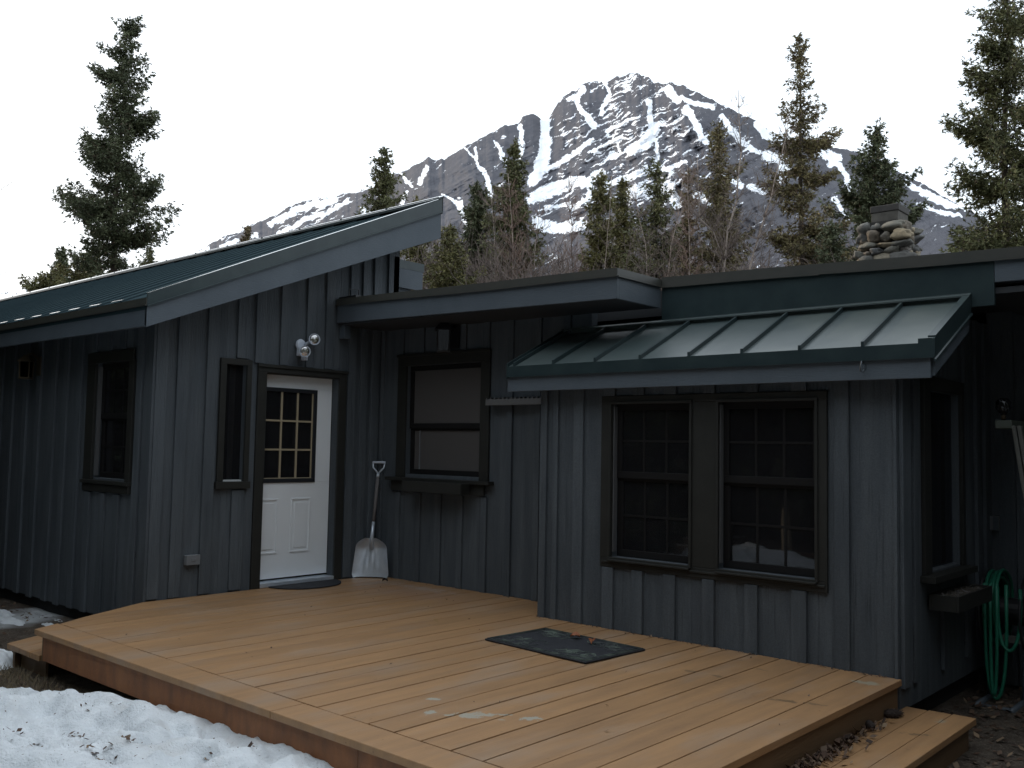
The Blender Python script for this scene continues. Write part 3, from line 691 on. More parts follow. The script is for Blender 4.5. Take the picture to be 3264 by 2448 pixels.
mb.hexa([tuple(P0+Vector((0, 0, -.222))), tuple(P0-nn*.03+Vector((.03, 0, -.222))), tuple(P1-nn*.03+Vector((0, 0, -.222))), tuple(P1+Vector((0, 0, -.222))),
         tuple(P0+Vector((0, 0, -.042))), tuple(P0-nn*.03+Vector((.03, 0, -.042))), tuple(P1-nn*.03+Vector((0, 0, -.042))), tuple(P1+Vector((0, 0, -.042)))])
mb.build('skirt_board', RISER2, deck, bevel=.004)
mb = MB(); mb.box(5.70, 5.735, -3.699, -.60, -.38, -.042); mb.build('skirt_board', RISER2, deck, bevel=.004)
mb = MB()
for y in (-3.3, -2.2, -1.1): mb = MB(); mb.box(.6, 5.68, y-.02, y+.02, -.20, -.0395); mb.build('joist', RISER2, deck)
for x_, y_ in ((1.2, -3.3), (3.2, -3.3), (5.3, -3.3)):
    mb = MB(); mb.box(x_-.05, x_+.05, y_-.075, y_-.021, -.6, -.05); mb.build('post', RISER2, deck)
# right step
st = thing('deck_step', 'long two-tread wooden step along the right end of the deck', 'step')
mb = MB()
for i, (a, b) in enumerate(((5.738, 5.872), (5.876, 6.012), (6.016, 6.150))): mb.box(a, b, -3.2, -.472+.012*i, -.228, -.190+.001*i)
mb.build('tread_boards', DECK, st, bevel=.004)
mb = MB(); mb.box(6.085, 6.12, -3.19, -.50, -.42, -.229); mb.box(5.74, 6.084, -.53, -.50, -.42, -.229); mb.build('riser', RISER2, st, bevel=.003)
# left step, parallel to the slanted deck edge
st = thing('deck_step', 'short wooden step beside the slanted left end of the deck', 'step')
mb = MB(); A = Vector((.055, -3.745, 0)); wv = Vector((1, 0, 0))
for a, b in ((0, .235), (.241, .43), (.436, .60)):
    q = [A+wv*a, A+wv*b, A+wv*b+d*1.15, A+wv*a+d*1.15]
    mb.hexa([tuple(p+Vector((0, 0, -.232))) for p in q]+[tuple(p+Vector((0, 0, -.19))) for p in q])
mb.build('tread_boards', DECK, st, bevel=.004)
mb = MB(); q = [A+wv*.05+d*.04, A+wv*.09+d*.04, A+wv*.09+d*1.1, A+wv*.05+d*1.1]
mb.hexa([tuple(p+Vector((0, 0, -.5))) for p in q]+[tuple(p+Vector((0, 0, -.233))) for p in q])
q = [A+wv*.10+d*.10, A+wv*.56+d*.10, A+wv*.56+d*.13, A+wv*.10+d*.13]
mb.hexa([tuple(p+Vector((0, 0, -.5))) for p in q]+[tuple(p+Vector((0, 0, -.233))) for p in q])
mb.build('riser', RISER2, st, bevel=.003)

# ================================================================== THINGS ON AND AROUND THE DECK
# shovel
sh = thing('scoop_shovel', 'aluminium scoop snow shovel with a grey shaft and D-grip leaning in the corner', 'shovel', (.17, -.19, 0))
lean = Vector((-.10, .14, 1.19)); X = Vector((.78, .62, 0)).normalized(); up_ = lean.normalized(); nrm = X.cross(up_).normalized()
if nrm.y > 0: nrm = -nrm
def SP(a, h, n): return X*a+up_*h+nrm*n
bm_v = []; rows, cols = 22, 20; mb = MB()
def halfw(t):                                                     # blade outline from lip (0) to shoulder (1)
    if t < .06: return .178+.017*math.sqrt(t/.06)
    if t < .72: return .195-.028*((t-.06)/.66)
    return .167*math.sqrt(max(0, 1-((t-.72)/.285)**2))
for side_ in (0, 1):
    for i in range(rows+1):
        t = i/rows; hw = max(halfw(t), .055 if t > .9 else .01); h = .012+t*.40
        for j in range(cols+1):
            s = j/cols*2-1; a = s*hw
            dish = .055*(abs(s)**2.6)*(.35+.65*t)+.05*sst(np.array(t), .72, 1.0)
            rib = .012*math.exp(-((s-.0)*hw/.010)**2)*sst(np.array(t), .25, .5) if True else 0
            for c_ in (-.045, .045): rib += .009*math.exp(-((a-c_*(1.5-t))/.008)**2)*sst(np.array(t), .12, .3)*(1-sst(np.array(t), .7, .9))
            mb.v.append(tuple(SP(a-.02, h-(.012*abs(s)**6 if i == 0 else 0), dish+float(rib)-.004*side_)))
    b = side_*(rows+1)*(cols+1)
    for i in range(rows):
        for j in range(cols):
            q = (b+i*(cols+1)+j, b+i*(cols+1)+j+1, b+(i+1)*(cols+1)+j+1, b+(i+1)*(cols+1)+j); mb.f.append(q if side_ == 0 else q[::-1])
mb.build('blade', ALU, sh, smooth=True)
mb = MB(); mb.tube([SP(-.02, .30, .012), SP(-.019, .43, .055), SP(-.015, .60, .03)], [.026, .020, .0155], 10); mb.build('socket', ALU, sh, smooth=True)
mb = MB(); mb.tube([SP(-.016, .585, .031), SP(-.010, .80, .02), SP(-.004, 1.07, .01)], [.0175, .0185, .018], 12); mb.build('shaft', HANDLE, sh, smooth=True)
mb = MB(); mb.tube([SP(-.003, 1.06, .01), SP(-.002, 1.10, .01)], [.020, .017], 10)
mb.tube([SP(-.002, 1.10, .01), SP(-.030, 1.135, .01), SP(-.060, 1.165, .01), SP(-.066, 1.22, .01)], .009, 8)
mb.tube([SP(-.002, 1.10, .01), SP(.028, 1.135, .01), SP(.056, 1.165, .01), SP(.062, 1.22, .01)], .009, 8)
mb.build('grip_fork', ALU, sh, smooth=True)
mb = MB(); mb.tube([SP(-.072, 1.222, .01), SP(.068, 1.222, .01)], .013, 10); mb.build('grip', LAMPW, sh, smooth=True)

# doormats
dm = MB(); n = 40; cx, cy, r = .045, -.98, .36
top = []
for k in range(n+1):
    t = math.pi*k/n-math.pi/2; top.append((cx+.31*math.cos(t)*1.12, cy+.40*math.sin(t)))
b = len(dm.v); dm.v += [(p[0], p[1], .002) for p in top]+[(p[0], p[1], .014) for p in top]; m_ = n+1
dm.f += [tuple(range(b+m_-1, b-1, -1)), tuple(range(b+m_, b+2*m_))]+[(b+k, b+(k+1) % m_, b+m_+(k+1) % m_, b+m_+k) for k in range(m_)]
o = dm.build('doormat', RUBBER, bevel=.003); tag(o, 'plain black half-round rubber doormat at the white door', 'doormat')
dmr = thing('doormat', 'black rectangular doormat with greenish scroll pattern and orange leaves on it, mid deck', 'doormat', (3.67, -1.36, .0))
dmr.rotation_euler = (0, 0, R_(-4.2))
mb = MB(); mb.box(-.485, .485, -.318, .318, .002, .016); mb.build('mat_base', RUBBER, dmr, bevel=.005)
MATG = mat('mossy_mat_ridges', (.030, .036, .036), .8, alt=(.10, .125, .10), nscale=7, lo=.45, hi=.65)
mb = MB(); sash_ring(mb, Fr((0, 0, 0), (1, 0, 0), (0, 0, 1)), 0, 0, 0, 0, 0, 0, 0); mb.v = []; mb.f = []
for ins, wd in ((.012, .010), (.040, .006)):
    x0, x1, y0_, y1_ = -.485+ins, .485-ins, -.318+ins, .318-ins
    mb.box(x0, x1, y0_, y0_+wd, .0155, .021); mb.box(x0, x1, y1_-wd, y1_, .0155, .021); mb.box(x0, x0+wd, y0_+wd, y1_-wd, .0155, .021); mb.box(x1-wd, x1, y0_+wd, y1_-wd, .0155, .021)
rn = random.Random(5)
for sx in (-1, 1):
    for sy in (-1, 1):
        for q in range(11):
            ox, oy = sx*rn.uniform(.12, .38), sy*rn.uniform(.10, .23); a0 = rn.uniform(0, 6.3); dr = rn.choice((-1, 1))
            pts = [(ox+(.012+.075*k/14)*math.cos(a0+dr*k*.42), oy+(.012+.055*k/14)*math.sin(a0+dr*k*.42), .017) for k in range(15)]
            mb.tube(pts, .004, 5)
mb.build('scroll_pattern', MATG, dmr, smooth=True)
def leaf(name, label, loc, size, rz, m):
    mb = MB(); n = 5; ss = []
    for i in range(n+1):
        t = i/n; wv_ = size*.45*math.sin(math.pi*min(1, t*.95+.03)); zc = .012+.02*math.sin(t*2.6)
        ss.append([(t*size-size/2, -wv_, zc+.018), (t*size-size/2, 0, zc), (t*size-size/2, wv_, zc+.015)])
    for i in range(n):
        for j in range(2):
            b = len(mb.v); mb.v += [ss[i][j], ss[i+1][j], ss[i+1][j+1], ss[i][j+1]]; mb.f.append((b, b+1, b+2, b+3))
    o = mb.build(name, m, smooth=False); sol = o.modifiers.new('thick', 'SOLIDIFY'); sol.thickness = .0025
    o.location = loc; o.rotation_euler = (rn.uniform(-.3, .3), rn.uniform(-.2, .2), rz); return tag(o, label, 'leaf')
leaf('dry_leaf', 'orange curled leaf on the far half of the scroll-patterned mat', (3.62, -1.17, .012), .07, .7, LEAFO)
leaf('dry_leaf', 'orange curled leaf right of centre on the scroll-patterned mat', (3.83, -1.24, .012), .055, 2.1, LEAFO)
leaf('dry_leaf', 'dark brown leaf alone on the deck near the shovel', (.52, -.32, .0), .06, .4, CONE)

# twin floodlight above the door
fl = thing('floodlight', 'white twin-head floodlight on the wall above the door', 'lamp', (.022, -1.09, 2.36))
mb = MB(); mb.lathe([(.055, 0), (.058, .012), (.050, .030), (.030, .036)], (0, 0, .03), (1, 0, 0), 24); mb.box(.0, .05, -.04, .04, -.085, -.005); mb.build('base_plate', LAMPW, fl, smooth=False, bevel=.004)
for (hy, hz, tz) in ((-.025, -.045, -.12), (.085, .085, .0)):
    mb = MB(); o_ = Vector((.055, hy*.6, hz*.6)); ax = Vector((.93, .0-.42, tz)).normalized(); c_ = Vector((.115, hy, hz))
    mb.tube([(.03, hy*.3, hz*.3), tuple(o_), tuple(c_-ax*.05)], .014, 8)
    mb.lathe([(.018, -.06), (.030, -.045), (.056, .005), (.058, .02), (.054, .021), (.050, .012)], c_, ax, 24)
    head = mb.build('lamp_head', LAMPW, fl, smooth=True)
    mb = MB(); mb.lathe([(.012, -.012), (.030, -.004), (.046, .010), (.050, .018), (.035, .022), (.001, .024)], c_, ax, 24); mb.build('reflector', MIRROR, head, smooth=True)
mb = MB(); mb.box(.0, .055, .015, .062, -.125, -.055); mb.lathe([(.020, 0), (.018, .012), (.006, .02)], (.055, .038, -.09), (1, 0, 0), 14); mb.build('motion_sensor', LAMPW, fl, bevel=.004)

def lantern(loc, label, s, m, out):
    t = thing('wall_lantern', label, 'lamp', loc)
    ox, oy = out
    mb = MB(); mb.box(-.05*s+ox*.0, .05*s, -.012 if oy else -.05*s, .0 if oy else .05*s, -.06*s, .14*s) if oy else mb.box(.0, .012, -.05*s, .05*s, -.06*s, .14*s)
    mb.build('back_plate', m, t, bevel=.003)
    c_ = Vector((ox*.13*s, oy*.13*s, 0))
    mb = MB(); mb.tube([(0, 0, .1*s), tuple(c_*.6+Vector((0, 0, .17*s))), tuple(c_+Vector((0, 0, .15*s)))], .010*s, 8); mb.build('arm', m, t, smooth=True)
    mb = MB(); mb.lathe([(.03*s, .15*s), (.045*s, .13*s), (.095*s, .085*s), (.098*s, .078*s), (.07*s, .078*s)], c_, (0, 0, 1), 4)
    mb.lathe([(.068*s, -.105*s), (.074*s, -.10*s), (.074*s, -.085*s), (.06*s, -.085*s)], c_, (0, 0, 1), 4)
    for k in range(4):
        a = math.pi/2*k+math.pi/4*0; e = Vector((math.cos(a), math.sin(a), 0))*.066*s
        mb.tube([tuple(c_+e*.98+Vector((0, 0, -.09*s))), tuple(c_+e*1.08+Vector((0, 0, .08*s)))], .007*s, 6)
    mb.build('cage', m, t)
    mb = MB(); mb.lathe([(.058*s, -.088*s), (.064*s, .078*s)], c_, (0, 0, 1), 4); mb.build('glass_shade', SMOKED, t)
    mb = MB(); mb.lathe([(.014*s, -.085*s), (.014*s, -.02*s), (.022*s, .01*s), (.012*s, .045*s), (.002, .05*s)], c_, (0, 0, 1), 12); mb.build('bulb', BRASS, t, smooth=True)
lantern((-2.42, -2.632, 2.12), 'small dull brass lantern on the shaded left wall', 1.0, BRASS, (0, -1))
lantern((1.16, -.024, 2.46), 'dark lantern hanging under the soffit above the flower box window', 1.25, BLACKM, (0, -1))

# outlet box
ob = thing('outlet_box', 'small pale weatherproof outlet box low on the wall left of the door', 'outlet', (.003, -2.19, .33))
mb = MB(); mb.box(.0, .042, -.068, .068, -.045, .045); mb.build('box', GREYP, ob, bevel=.006)
mb = MB(); mb.box(.0425, .056, -.066, .066, -.043, .046); mb.box(.056, .061, -.02, .02, -.01, .015); mb.build('cover', GREYP, ob, bevel=.005)
# notched strip on the wall
rk = MB()
rk.box(-.36, .363, -.012, .0, -.045, .012); rk.box(-.36, .363, -.075, -.0125, -.045, -.040); rk.box(-.36, .363, -.080, -.0755, -.045, .012)
for k in range(14):
    u = -.352+k*.0525
    rk.hexa([(u, -.080, .012), (u+.012, -.080, .012), (u-.028, -.0, .0125), (u-.040, -.0, .0125), (u, -.080, .026), (u+.012, -.080, .026), (u-.028, -.0, .032), (u-.040, -.0, .032)])
o = rk.build('tool_rack', mat('pale_grey_rack', (.125, .125, .125), .6), off=(0, 0, 0)); o.location = (2.035, -.024, 1.845); tag(o, 'pale grey notched strip fixed to the wall right of the kitchen window', 'rack')
# flower boxes
def flower_box(label, loc, w_, d_, h_, m, along):
    t = thing('flower_box', label, 'flower box', loc)
    mb = MB(); B = (lambda a0, a1, n0, n1, z0, z1: mb.box(a0, a1, -n1, -n0, z0, z1)) if along == 'x' else (lambda a0, a1, n0, n1, z0, z1: mb.box(n0, n1, a0, a1, z0, z1))
    B(0, w_, 0, .015, 0, h_); B(0, w_, d_-.015, d_, 0, h_); B(0, .015, .015, d_-.015, 0, h_); B(w_-.015, w_, .015, d_-.015, 0, h_); B(.015, w_-.015, .015, d_-.015, 0, .012)
    mb.build('planter', CASING, t, bevel=.003)
    mb = MB(); g = 14
    def P_(i, j):
        a, n_ = .016+(w_-.032)*i/g, .016+(d_-.032)*j/4; z = h_-.022+.012*math.sin(i*2.1+j*1.7)
        return (a, -n_, z) if along == 'x' else (n_, a, z)
    for i in range(g):
        for j in range(4):
            b = len(mb.v); mb.v += [P_(i, j), P_(i+1, j), P_(i+1, j+1), P_(i, j+1)]; mb.f.append((b, b+1, b+2, b+3) if along != 'x' else (b+3, b+2, b+1, b))
    mb.build('soil', SOIL, t)
    mb = MB(); rn2 = random.Random(9)
    for k in range(30):
        a, n_ = rn2.uniform(.03, w_-.03), rn2.uniform(.025, d_-.025); p0 = (a, -n_, h_-.02) if along == 'x' else (n_, a, h_-.02)
        mb.tube([p0, (p0[0]+rn2.uniform(-.03, .03), p0[1]+rn2.uniform(-.02, .02), p0[2]+rn2.uniform(.004, .02))], .0025, 4)
    mb.build('dead_stems', HANDLE, t)
    return t
flower_box('empty dark wooden flower box under the kitchen window', (.62, -.088, .932), .85, .125, .105, CASING, 'x')
flower_box('dark wooden flower box with dry soil under the right side window', (5.768, -.105, .375), .77, .19, .105, CASING, 'y')
# hook on the bay fascia
hk = thing('plant_hook', 'small rusty plant hook with a round plate on the fascia of the small metal roof', 'hook', (5.585, -.747, 1.965))
mb = MB(); mb.lathe([(.002, 0), (.020, 0), (.020, .005), (.002, .008)], (0, 0, -.012), (0, -1, 0), 16); mb.build('plate', TRIMW, hk)
mb = MB(); mb.tube([(0, 0, .025), (0, -.02, .028), (.004, -.035, .015), (0, -.04, -.01), (-.004, -.03, -.035), (.008, -.02, -.04), (.016, -.02, -.025)], .005, 7); mb.build('hook_wire', TRIMW, hk, smooth=True)

# ---- porch corner at the right -------------------------------------
hr = thing('hose_reel', 'hose reel stand with a coiled green garden hose by the right end of the cabin', 'hose reel', (5.96, 1.02, GZ))
mb = MB()
for x_ in (-.10, .13):
    mb.tube([(x_, -.44, .018), (x_, .22, .018)], .022, 10); mb.tube([(x_, -.10, .02), (x_, .02, .66)], .018, 10)
mb.tube([(-.10, -.40, .018), (.13, -.40, .018)], .016, 8); mb.tube([(-.14, .02, .64), (.17, .02, .64)], .016, 8)
mb.build('stand', PAINTMETAL, hr, smooth=True)
def ring(mb, c, r, ax, rad, n=28):
    pts = []
    for k in range(n+1):
        t = 2*math.pi*k/n
        pts.append((c[0], c[1]+r*math.cos(t), c[2]+r*math.sin(t)) if ax == 'x' else (c[0]+r*math.cos(t), c[1], c[2]+r*math.sin(t)))
    mb.tube(pts, rad, 7, False)
mb = MB()
for x_ in (-.12, .15):
    ring(mb, (x_, .02, .64), .29, 'x', .010); ring(mb, (x_, .02, .64), .16, 'x', .007)
    for k in range(6): a = k*math.pi/3; mb.tube([(x_, .02, .64), (x_, .02+.29*math.cos(a), .64+.29*math.sin(a))], .006, 5)
mb.lathe([(.10, -.12), (.10, .15)], (.0, .02, .64), (1, 0, 0), 18); mb.build('reel', BLACKM, hr, smooth=False)
mb = MB(); mb.lathe([(.06, 0), (.07, .02), (.05, .05), (.01, .055)], (.155, .02, .66), (1, 0, 0), 16); mb.build('hub_cap', GREYP, hr, smooth=True)
mb = MB(); pts = []
for k in range(6*30):
    t = 2*math.pi*k/30; r_ = .235+.028*math.sin(k*.013*7); x_ = -.100+.085*(k/180)
    pts.append((x_+.004*math.sin(t*3), .02+r_*math.cos(t)*1.0, .66+r_*math.sin(t)*1.05))
mb.tube(pts, .0125, 8)
def hang(x0, x1, ztop, zlow, y):                                  # long slack loop hanging down
    p = []
    for k in range(25):
        t = k/24; a = math.pi*t
        p.append((x0+(x1-x0)*(1-math.cos(a))/2, y-.02*math.sin(a), ztop-(ztop-zlow)*math.sin(a)**.55))
    return p
mb.tube(hang(-.085, .06, .86, .05, -.24), .0125, 8); mb.tube(hang(-.045, .0, .86, .08, -.255), .0125, 8); mb.tube(hang(.0, .15, .84, .40, -.235), .0125, 8)
mb.build('hose', HOSE, hr, smooth=True)
mb = MB(); mb.box(-.10, .13, -.05, -.02, .42, .47); mb.build('crossbar', PALEWOOD, hr)

eb = thing('switch_box', 'small grey electrical box on the dark wall above the hose reel', 'electrical box', (5.80, 1.388, .88))
mb = MB(); mb.box(-.03, .03, -.05, .0, -.055, .055); mb.build('box', GREYP, eb, bevel=.004)
mb = MB(); mb.box(-.005, .035, -.058, -.051, -.05, .05); mb.build('cover', PAINTMETAL, eb, bevel=.003)
pl = thing('porch_lamp', 'unlit globe lamp on a pale bracket in the dark porch at the right edge', 'lamp', (6.07, .6, 1.62))
mb = MB(); mb.box(-.055, .055, -.03, .75, -.02, .04); mb.build('bracket', mat('pale_green_block', (.10, .115, .095), .7), pl, bevel=.006)
mb = MB(); mb.lathe([(.012, .04), (.014, .075), (.03, .09), (.052, .125), (.05, .17), (.03, .195), (.002, .20)], (-.005, 0, 0), (0, 0, 1), 18); mb.build('globe', GLASS, pl, smooth=True)
mb = MB(); mb.lathe([(.010, .04), (.018, .06), (.014, .10), (.002, .12)], (-.005, 0, 0), (0, 0, 1), 12); mb.build('bulb', BRASS, pl, smooth=True)
bd = thing('leaning_boards', 'pair of pale grey boards leaning in the dark porch at the right edge', 'boards', (6.40, .55, GZ))
for k, xo_ in enumerate((0, .035)):
    mb = MB(); mb.hexa([(.0+xo_, 0, 0), (.022+xo_, 0, 0), (.022+xo_, .045, 0), (.0+xo_, .045, 0), (-.275+xo_, 0, 2.0), (-.248+xo_, 0, 2.0), (-.248+xo_, .045, 2.0), (-.275+xo_, .045, 2.0)]); mb.build('board', PALEWOOD, bd, bevel=.003)
# spruce cones on the step
def cone(loc, rz, s, label):
    mb = MB(); nsp = 0
    mb.lathe([(.004, -.05*s), (.016*s, -.04*s), (.024*s, -.01*s), (.020*s, .02*s), (.010*s, .045*s), (.002, .052*s)], (0, 0, 0), (1, 0, 0), 12)
    for i in range(9):
        t = i/8; r_ = s*(.012+.016*math.sin(math.pi*(.15+.8*t))); h = s*(-.045+.09*t)
        for k in range(8):
            a = k*math.pi/4+i*.4; e = Vector((0, math.cos(a), math.sin(a))); b = len(mb.v); c_ = Vector((h, 0, 0))+e*r_*.75
            tgt = Vector((0, -math.sin(a), math.cos(a)))
            mb.v += [tuple(c_-tgt*.006*s), tuple(c_+tgt*.006*s), tuple(c_+e*.011*s+Vector((.012*s, 0, 0)))]; mb.f.append((b, b+1, b+2))
    o = mb.build('spruce_cone', CONE); o.location = loc; o.rotation_euler = (.3, 0, rz); return tag(o, label, 'cone')
cone((5.775, -.80, -.165), .9, 1.15, 'large dark spruce cone at the back of the right step by the riser')
cone((5.765, -1.135, -.168), 2.2, .9, 'smaller dark spruce cone further forward on the right step')

# ================================================================== GROUND AND SNOW
mb = MB(); mb.v = [(-4500, -1200, GZ), (4500, -1200, GZ), (4500, 5500, GZ), (-4500, 5500, GZ)]; mb.f = [(0, 1, 2, 3)]
kind(mb.build('ground', GROUND), 'structure')
# uneven litter-covered soil near the house
gx, gy = np.meshgrid(np.arange(-4, 9.5, .06), np.arange(-9, 1.42, .06))
gz = GZ+.004+.05*(fbm(gx*1.3, gy*1.3, 5, 3)-.35)
gz = np.maximum(gz, GZ+.004)
kind(grid_mesh('soil', np.stack([gx, gy, gz], 2), GROUND), 'structure')
# snow bank in front of the deck
sx, sy = np.meshgrid(np.arange(-.6, 6.6, .022), np.arange(-9, -3.56, .022))
ed = np.interp(sx, [-.6, .3, .7, 1.0, 1.35, 1.75, 2.1, 3.0, 7], [-4.22, -4.12, -4.02, -3.93, -3.85, -3.74, -3.62, -3.58, -3.58])
ed = ed+.05*(fbm(sx*4, sy*0+3, 3, 21)-.5)*2*(sx < 2.0)
dd = ed-sy
hb = np.interp(sx, [-.6, .9, 1.6, 2.4, 3.1, 3.9, 5, 6.6], [-.31, -.300, -.255, -.215, -.185, -.175, -.21, -.30])
lump = fbm(sx*1.5+3.1, sy*1.9, 3, 5)-.5; l2 = np.abs(fbm(sx*3.4, sy*4.2, 3, 8)-.5)*-1.5+.22; l3 = fbm(sx*17, sy*17, 3, 9)-.5
rise = sst(dd, -.02, .16)
sz = -.44+(hb+.44)*rise+rise*(lump*.42*sst(dd, .12, .6)+l2*.22*sst(dd, .05, .35)+l3*.045)+.05*sst(dd, .35, 1.2)-.06*sst(dd, 1.2, 2.5)
# hollows where the crust has sunk
for (hx, hy, hr_, hd) in ((3.22, -4.30, .13, .07), (3.40, -4.50, .16, .10), (2.60, -4.33, .12, .04), (2.80, -4.52, .16, .06), (2.2, -4.25, .14, .04), (3.75, -4.25, .12, .04), (3.0, -4.62, .12, .05)):
    sz = sz-hd*np.exp(-(((sx-hx)/hr_)**2+((sy-hy)/(hr_*.8))**2))
kind(grid_mesh('snow', np.stack([sx, sy, sz], 2), SNOW), 'structure')
SZ = lambda x, y: float(sz[int(np.clip((y+9)/.022, 0, sz.shape[0]-1)), int(np.clip((x+.6)/.022, 0, sz.shape[1]-1))])
for (px, py, rx, ry, hh, sd) in ((-2.25, -2.96, .30, .12, .05, 1), (-1.75, -3.05, .36, .12, .05, 2), (-1.35, -2.86, .18, .07, .03, 3), (-.25, -3.80, .40, .22, .10, 4), (-1.5, -2.70, .15, .05, .025, 5)):
    ax_, ay_ = np.meshgrid(np.linspace(-1.3, 1.3, 44), np.linspace(-1.3, 1.3, 44))
    rr_ = np.sqrt(ax_**2+ay_**2)+.55*(fbm(ax_*2+sd*7, ay_*2, 4, 30+sd)-.5)
    z = GZ-.02+(hh+.02)*sst(1-rr_, -.15, .5)+.02*(fbm(ax_*6, ay_*6+sd, 3, 31)-.5)*sst(1-rr_, -.1, .3)
    kind(grid_mesh('snow_patch', np.stack([px+ax_*rx, py+ay_*ry, z], 2), SNOW), 'structure')

def scatter(name, pts, smin, smax, seed, m=LEAF, tilt=.5):
    r = np.random.default_rng(seed); P = np.array(pts, float); n = len(P)
    a = r.uniform(0, 6.283, n); s_ = r.uniform(smin, smax, n); t1 = r.uniform(-tilt, tilt, n); t2 = r.uniform(-tilt, tilt, n); asp = r.uniform(.35, .8, n)
    ux = np.stack([np.cos(a), np.sin(a), t1], 1)*s_[:, None]*.5; vx = np.stack([-np.sin(a), np.cos(a), t2], 1)*(s_*asp)[:, None]*.5
    lift = np.stack([0*a, 0*a, s_*(np.abs(t1)*.5+np.abs(t2)*asp*.5)+.002], 1); P = P+lift
    V = np.stack([P-ux, P-vx*.9+ux*.15, P+ux, P+vx*.9-ux*.1], 1)
    o = tri_mesh(name, V, m, nper=4); return kind(o, 'stuff')
r = np.random.default_rng(4)
pts = [(x, y, GZ+.004+max(0, .05*(float(fbm(np.array([x*1.3]), np.array([y*1.3]), 5, 3)[0])-.35))) for x, y in zip(r.uniform(5.75, 8.2, 2600), r.uniform(-2.2, 1.36, 2600))]
o = scatter('leaf_litter', pts, .02, .07, 1); o['label'] = 'dead leaves covering the dark ground right of the step'
pts = [(x, y, GZ+.012) for x, y in zip(r.uniform(-3.5, 1.4, 1800), r.uniform(-4.6, -2.62, 1800)) if y < -3.75 or x < 0-(y+2.6)*-.52]
o = scatter('leaf_litter', pts, .02, .06, 2); o['label'] = 'brown leaf litter along the shaded left wall'
pts = []
DEBRIS = ((2.57, -4.31, 16, .05), (2.66, -4.285, 12, .04), (2.75, -4.49, 14, .045), (2.82, -4.46, 10, .04), (3.39, -4.52, 70, .075), (3.44, -4.47, 22, .05), (3.29, -4.37, 14, .04), (3.67, -4.15, 12, .025), (2.41, -4.0, 5, .03), (2.45, -4.6, 8, .05), (2.30, -4.12, 5, .04), (3.1, -4.75, 10, .06), (2.95, -4.2, 4, .04), (3.75, -3.95, 4, .03))
for (cx, cy, k, sp) in DEBRIS:
    for _ in range(k): x, y = cx+r.normal()*sp, cy+r.normal()*sp*.45; pts.append((x, y, SZ(x, y)))
for _ in range(500): x, y = r.uniform(.4, 4, 1)[0], r.uniform(-5.2, -3.85, 1)[0]; pts.append((x, y, SZ(x, y)))
n0 = len(pts)-500
P = pts
o = scatter('leaf_debris', P[:n0], .012, .040, 3, tilt=.8); o['label'] = 'dark dead leaves lying in clumps on the snow'
o = scatter('needle_debris', P[n0:], .006, .016, 6); o['label'] = 'fine dark needles and bark bits scattered over the snow'
pts = []
for _ in range(420): y = -.75-abs(r.normal())*.9-r.uniform(0, .9); pts.append((5.752+abs(r.normal())*.035, y, -.188))
for _ in range(160): pts.append((5.752+abs(r.normal())*.06, -1.9+r.normal()*.25, -.187))
o = scatter('leaf_debris', pts, .018, .05, 7, tilt=.9); o['label'] = 'dead leaves drifted along the riser on the right step'
pts = [(x, -.62-abs(r.normal())*.02, .0) for x in r.uniform(2.8, 5.7, 150)]+[(x, -.02-abs(r.normal())*.03, .0) for x in r.uniform(.3, 2.7, 60)]+[(x, y, .0) for x, y in zip(r.uniform(.6, 5.7, 70), r.uniform(-3.4, -.2, 70))]
pts = [p for p in pts if not (p[0] > 2.75 and p[1] > -.6)]
o = scatter('leaf_debris', pts, .008, .03, 8, tilt=.6); o['label'] = 'small leaf crumbs along the foot of the deck walls'
V = []
for _ in range(900):
    x, y = r.uniform(.1, 1.7), r.uniform(-4.05, -3.74); h = r.uniform(.03, .10); a = r.uniform(0, 6.3)
    V.append([(x, y, GZ), (x+.005, y+.003, GZ), (x+math.cos(a)*h*.8, y+math.sin(a)*h*.8, GZ+h)])
o = kind(tri_mesh('dry_grass', np.array(V), mat('dead_straw_grass', (.16, .125, .075), .9, island=.4)), 'stuff'); o['label'] = 'matted dead grass between the snow and the left end of the deck'

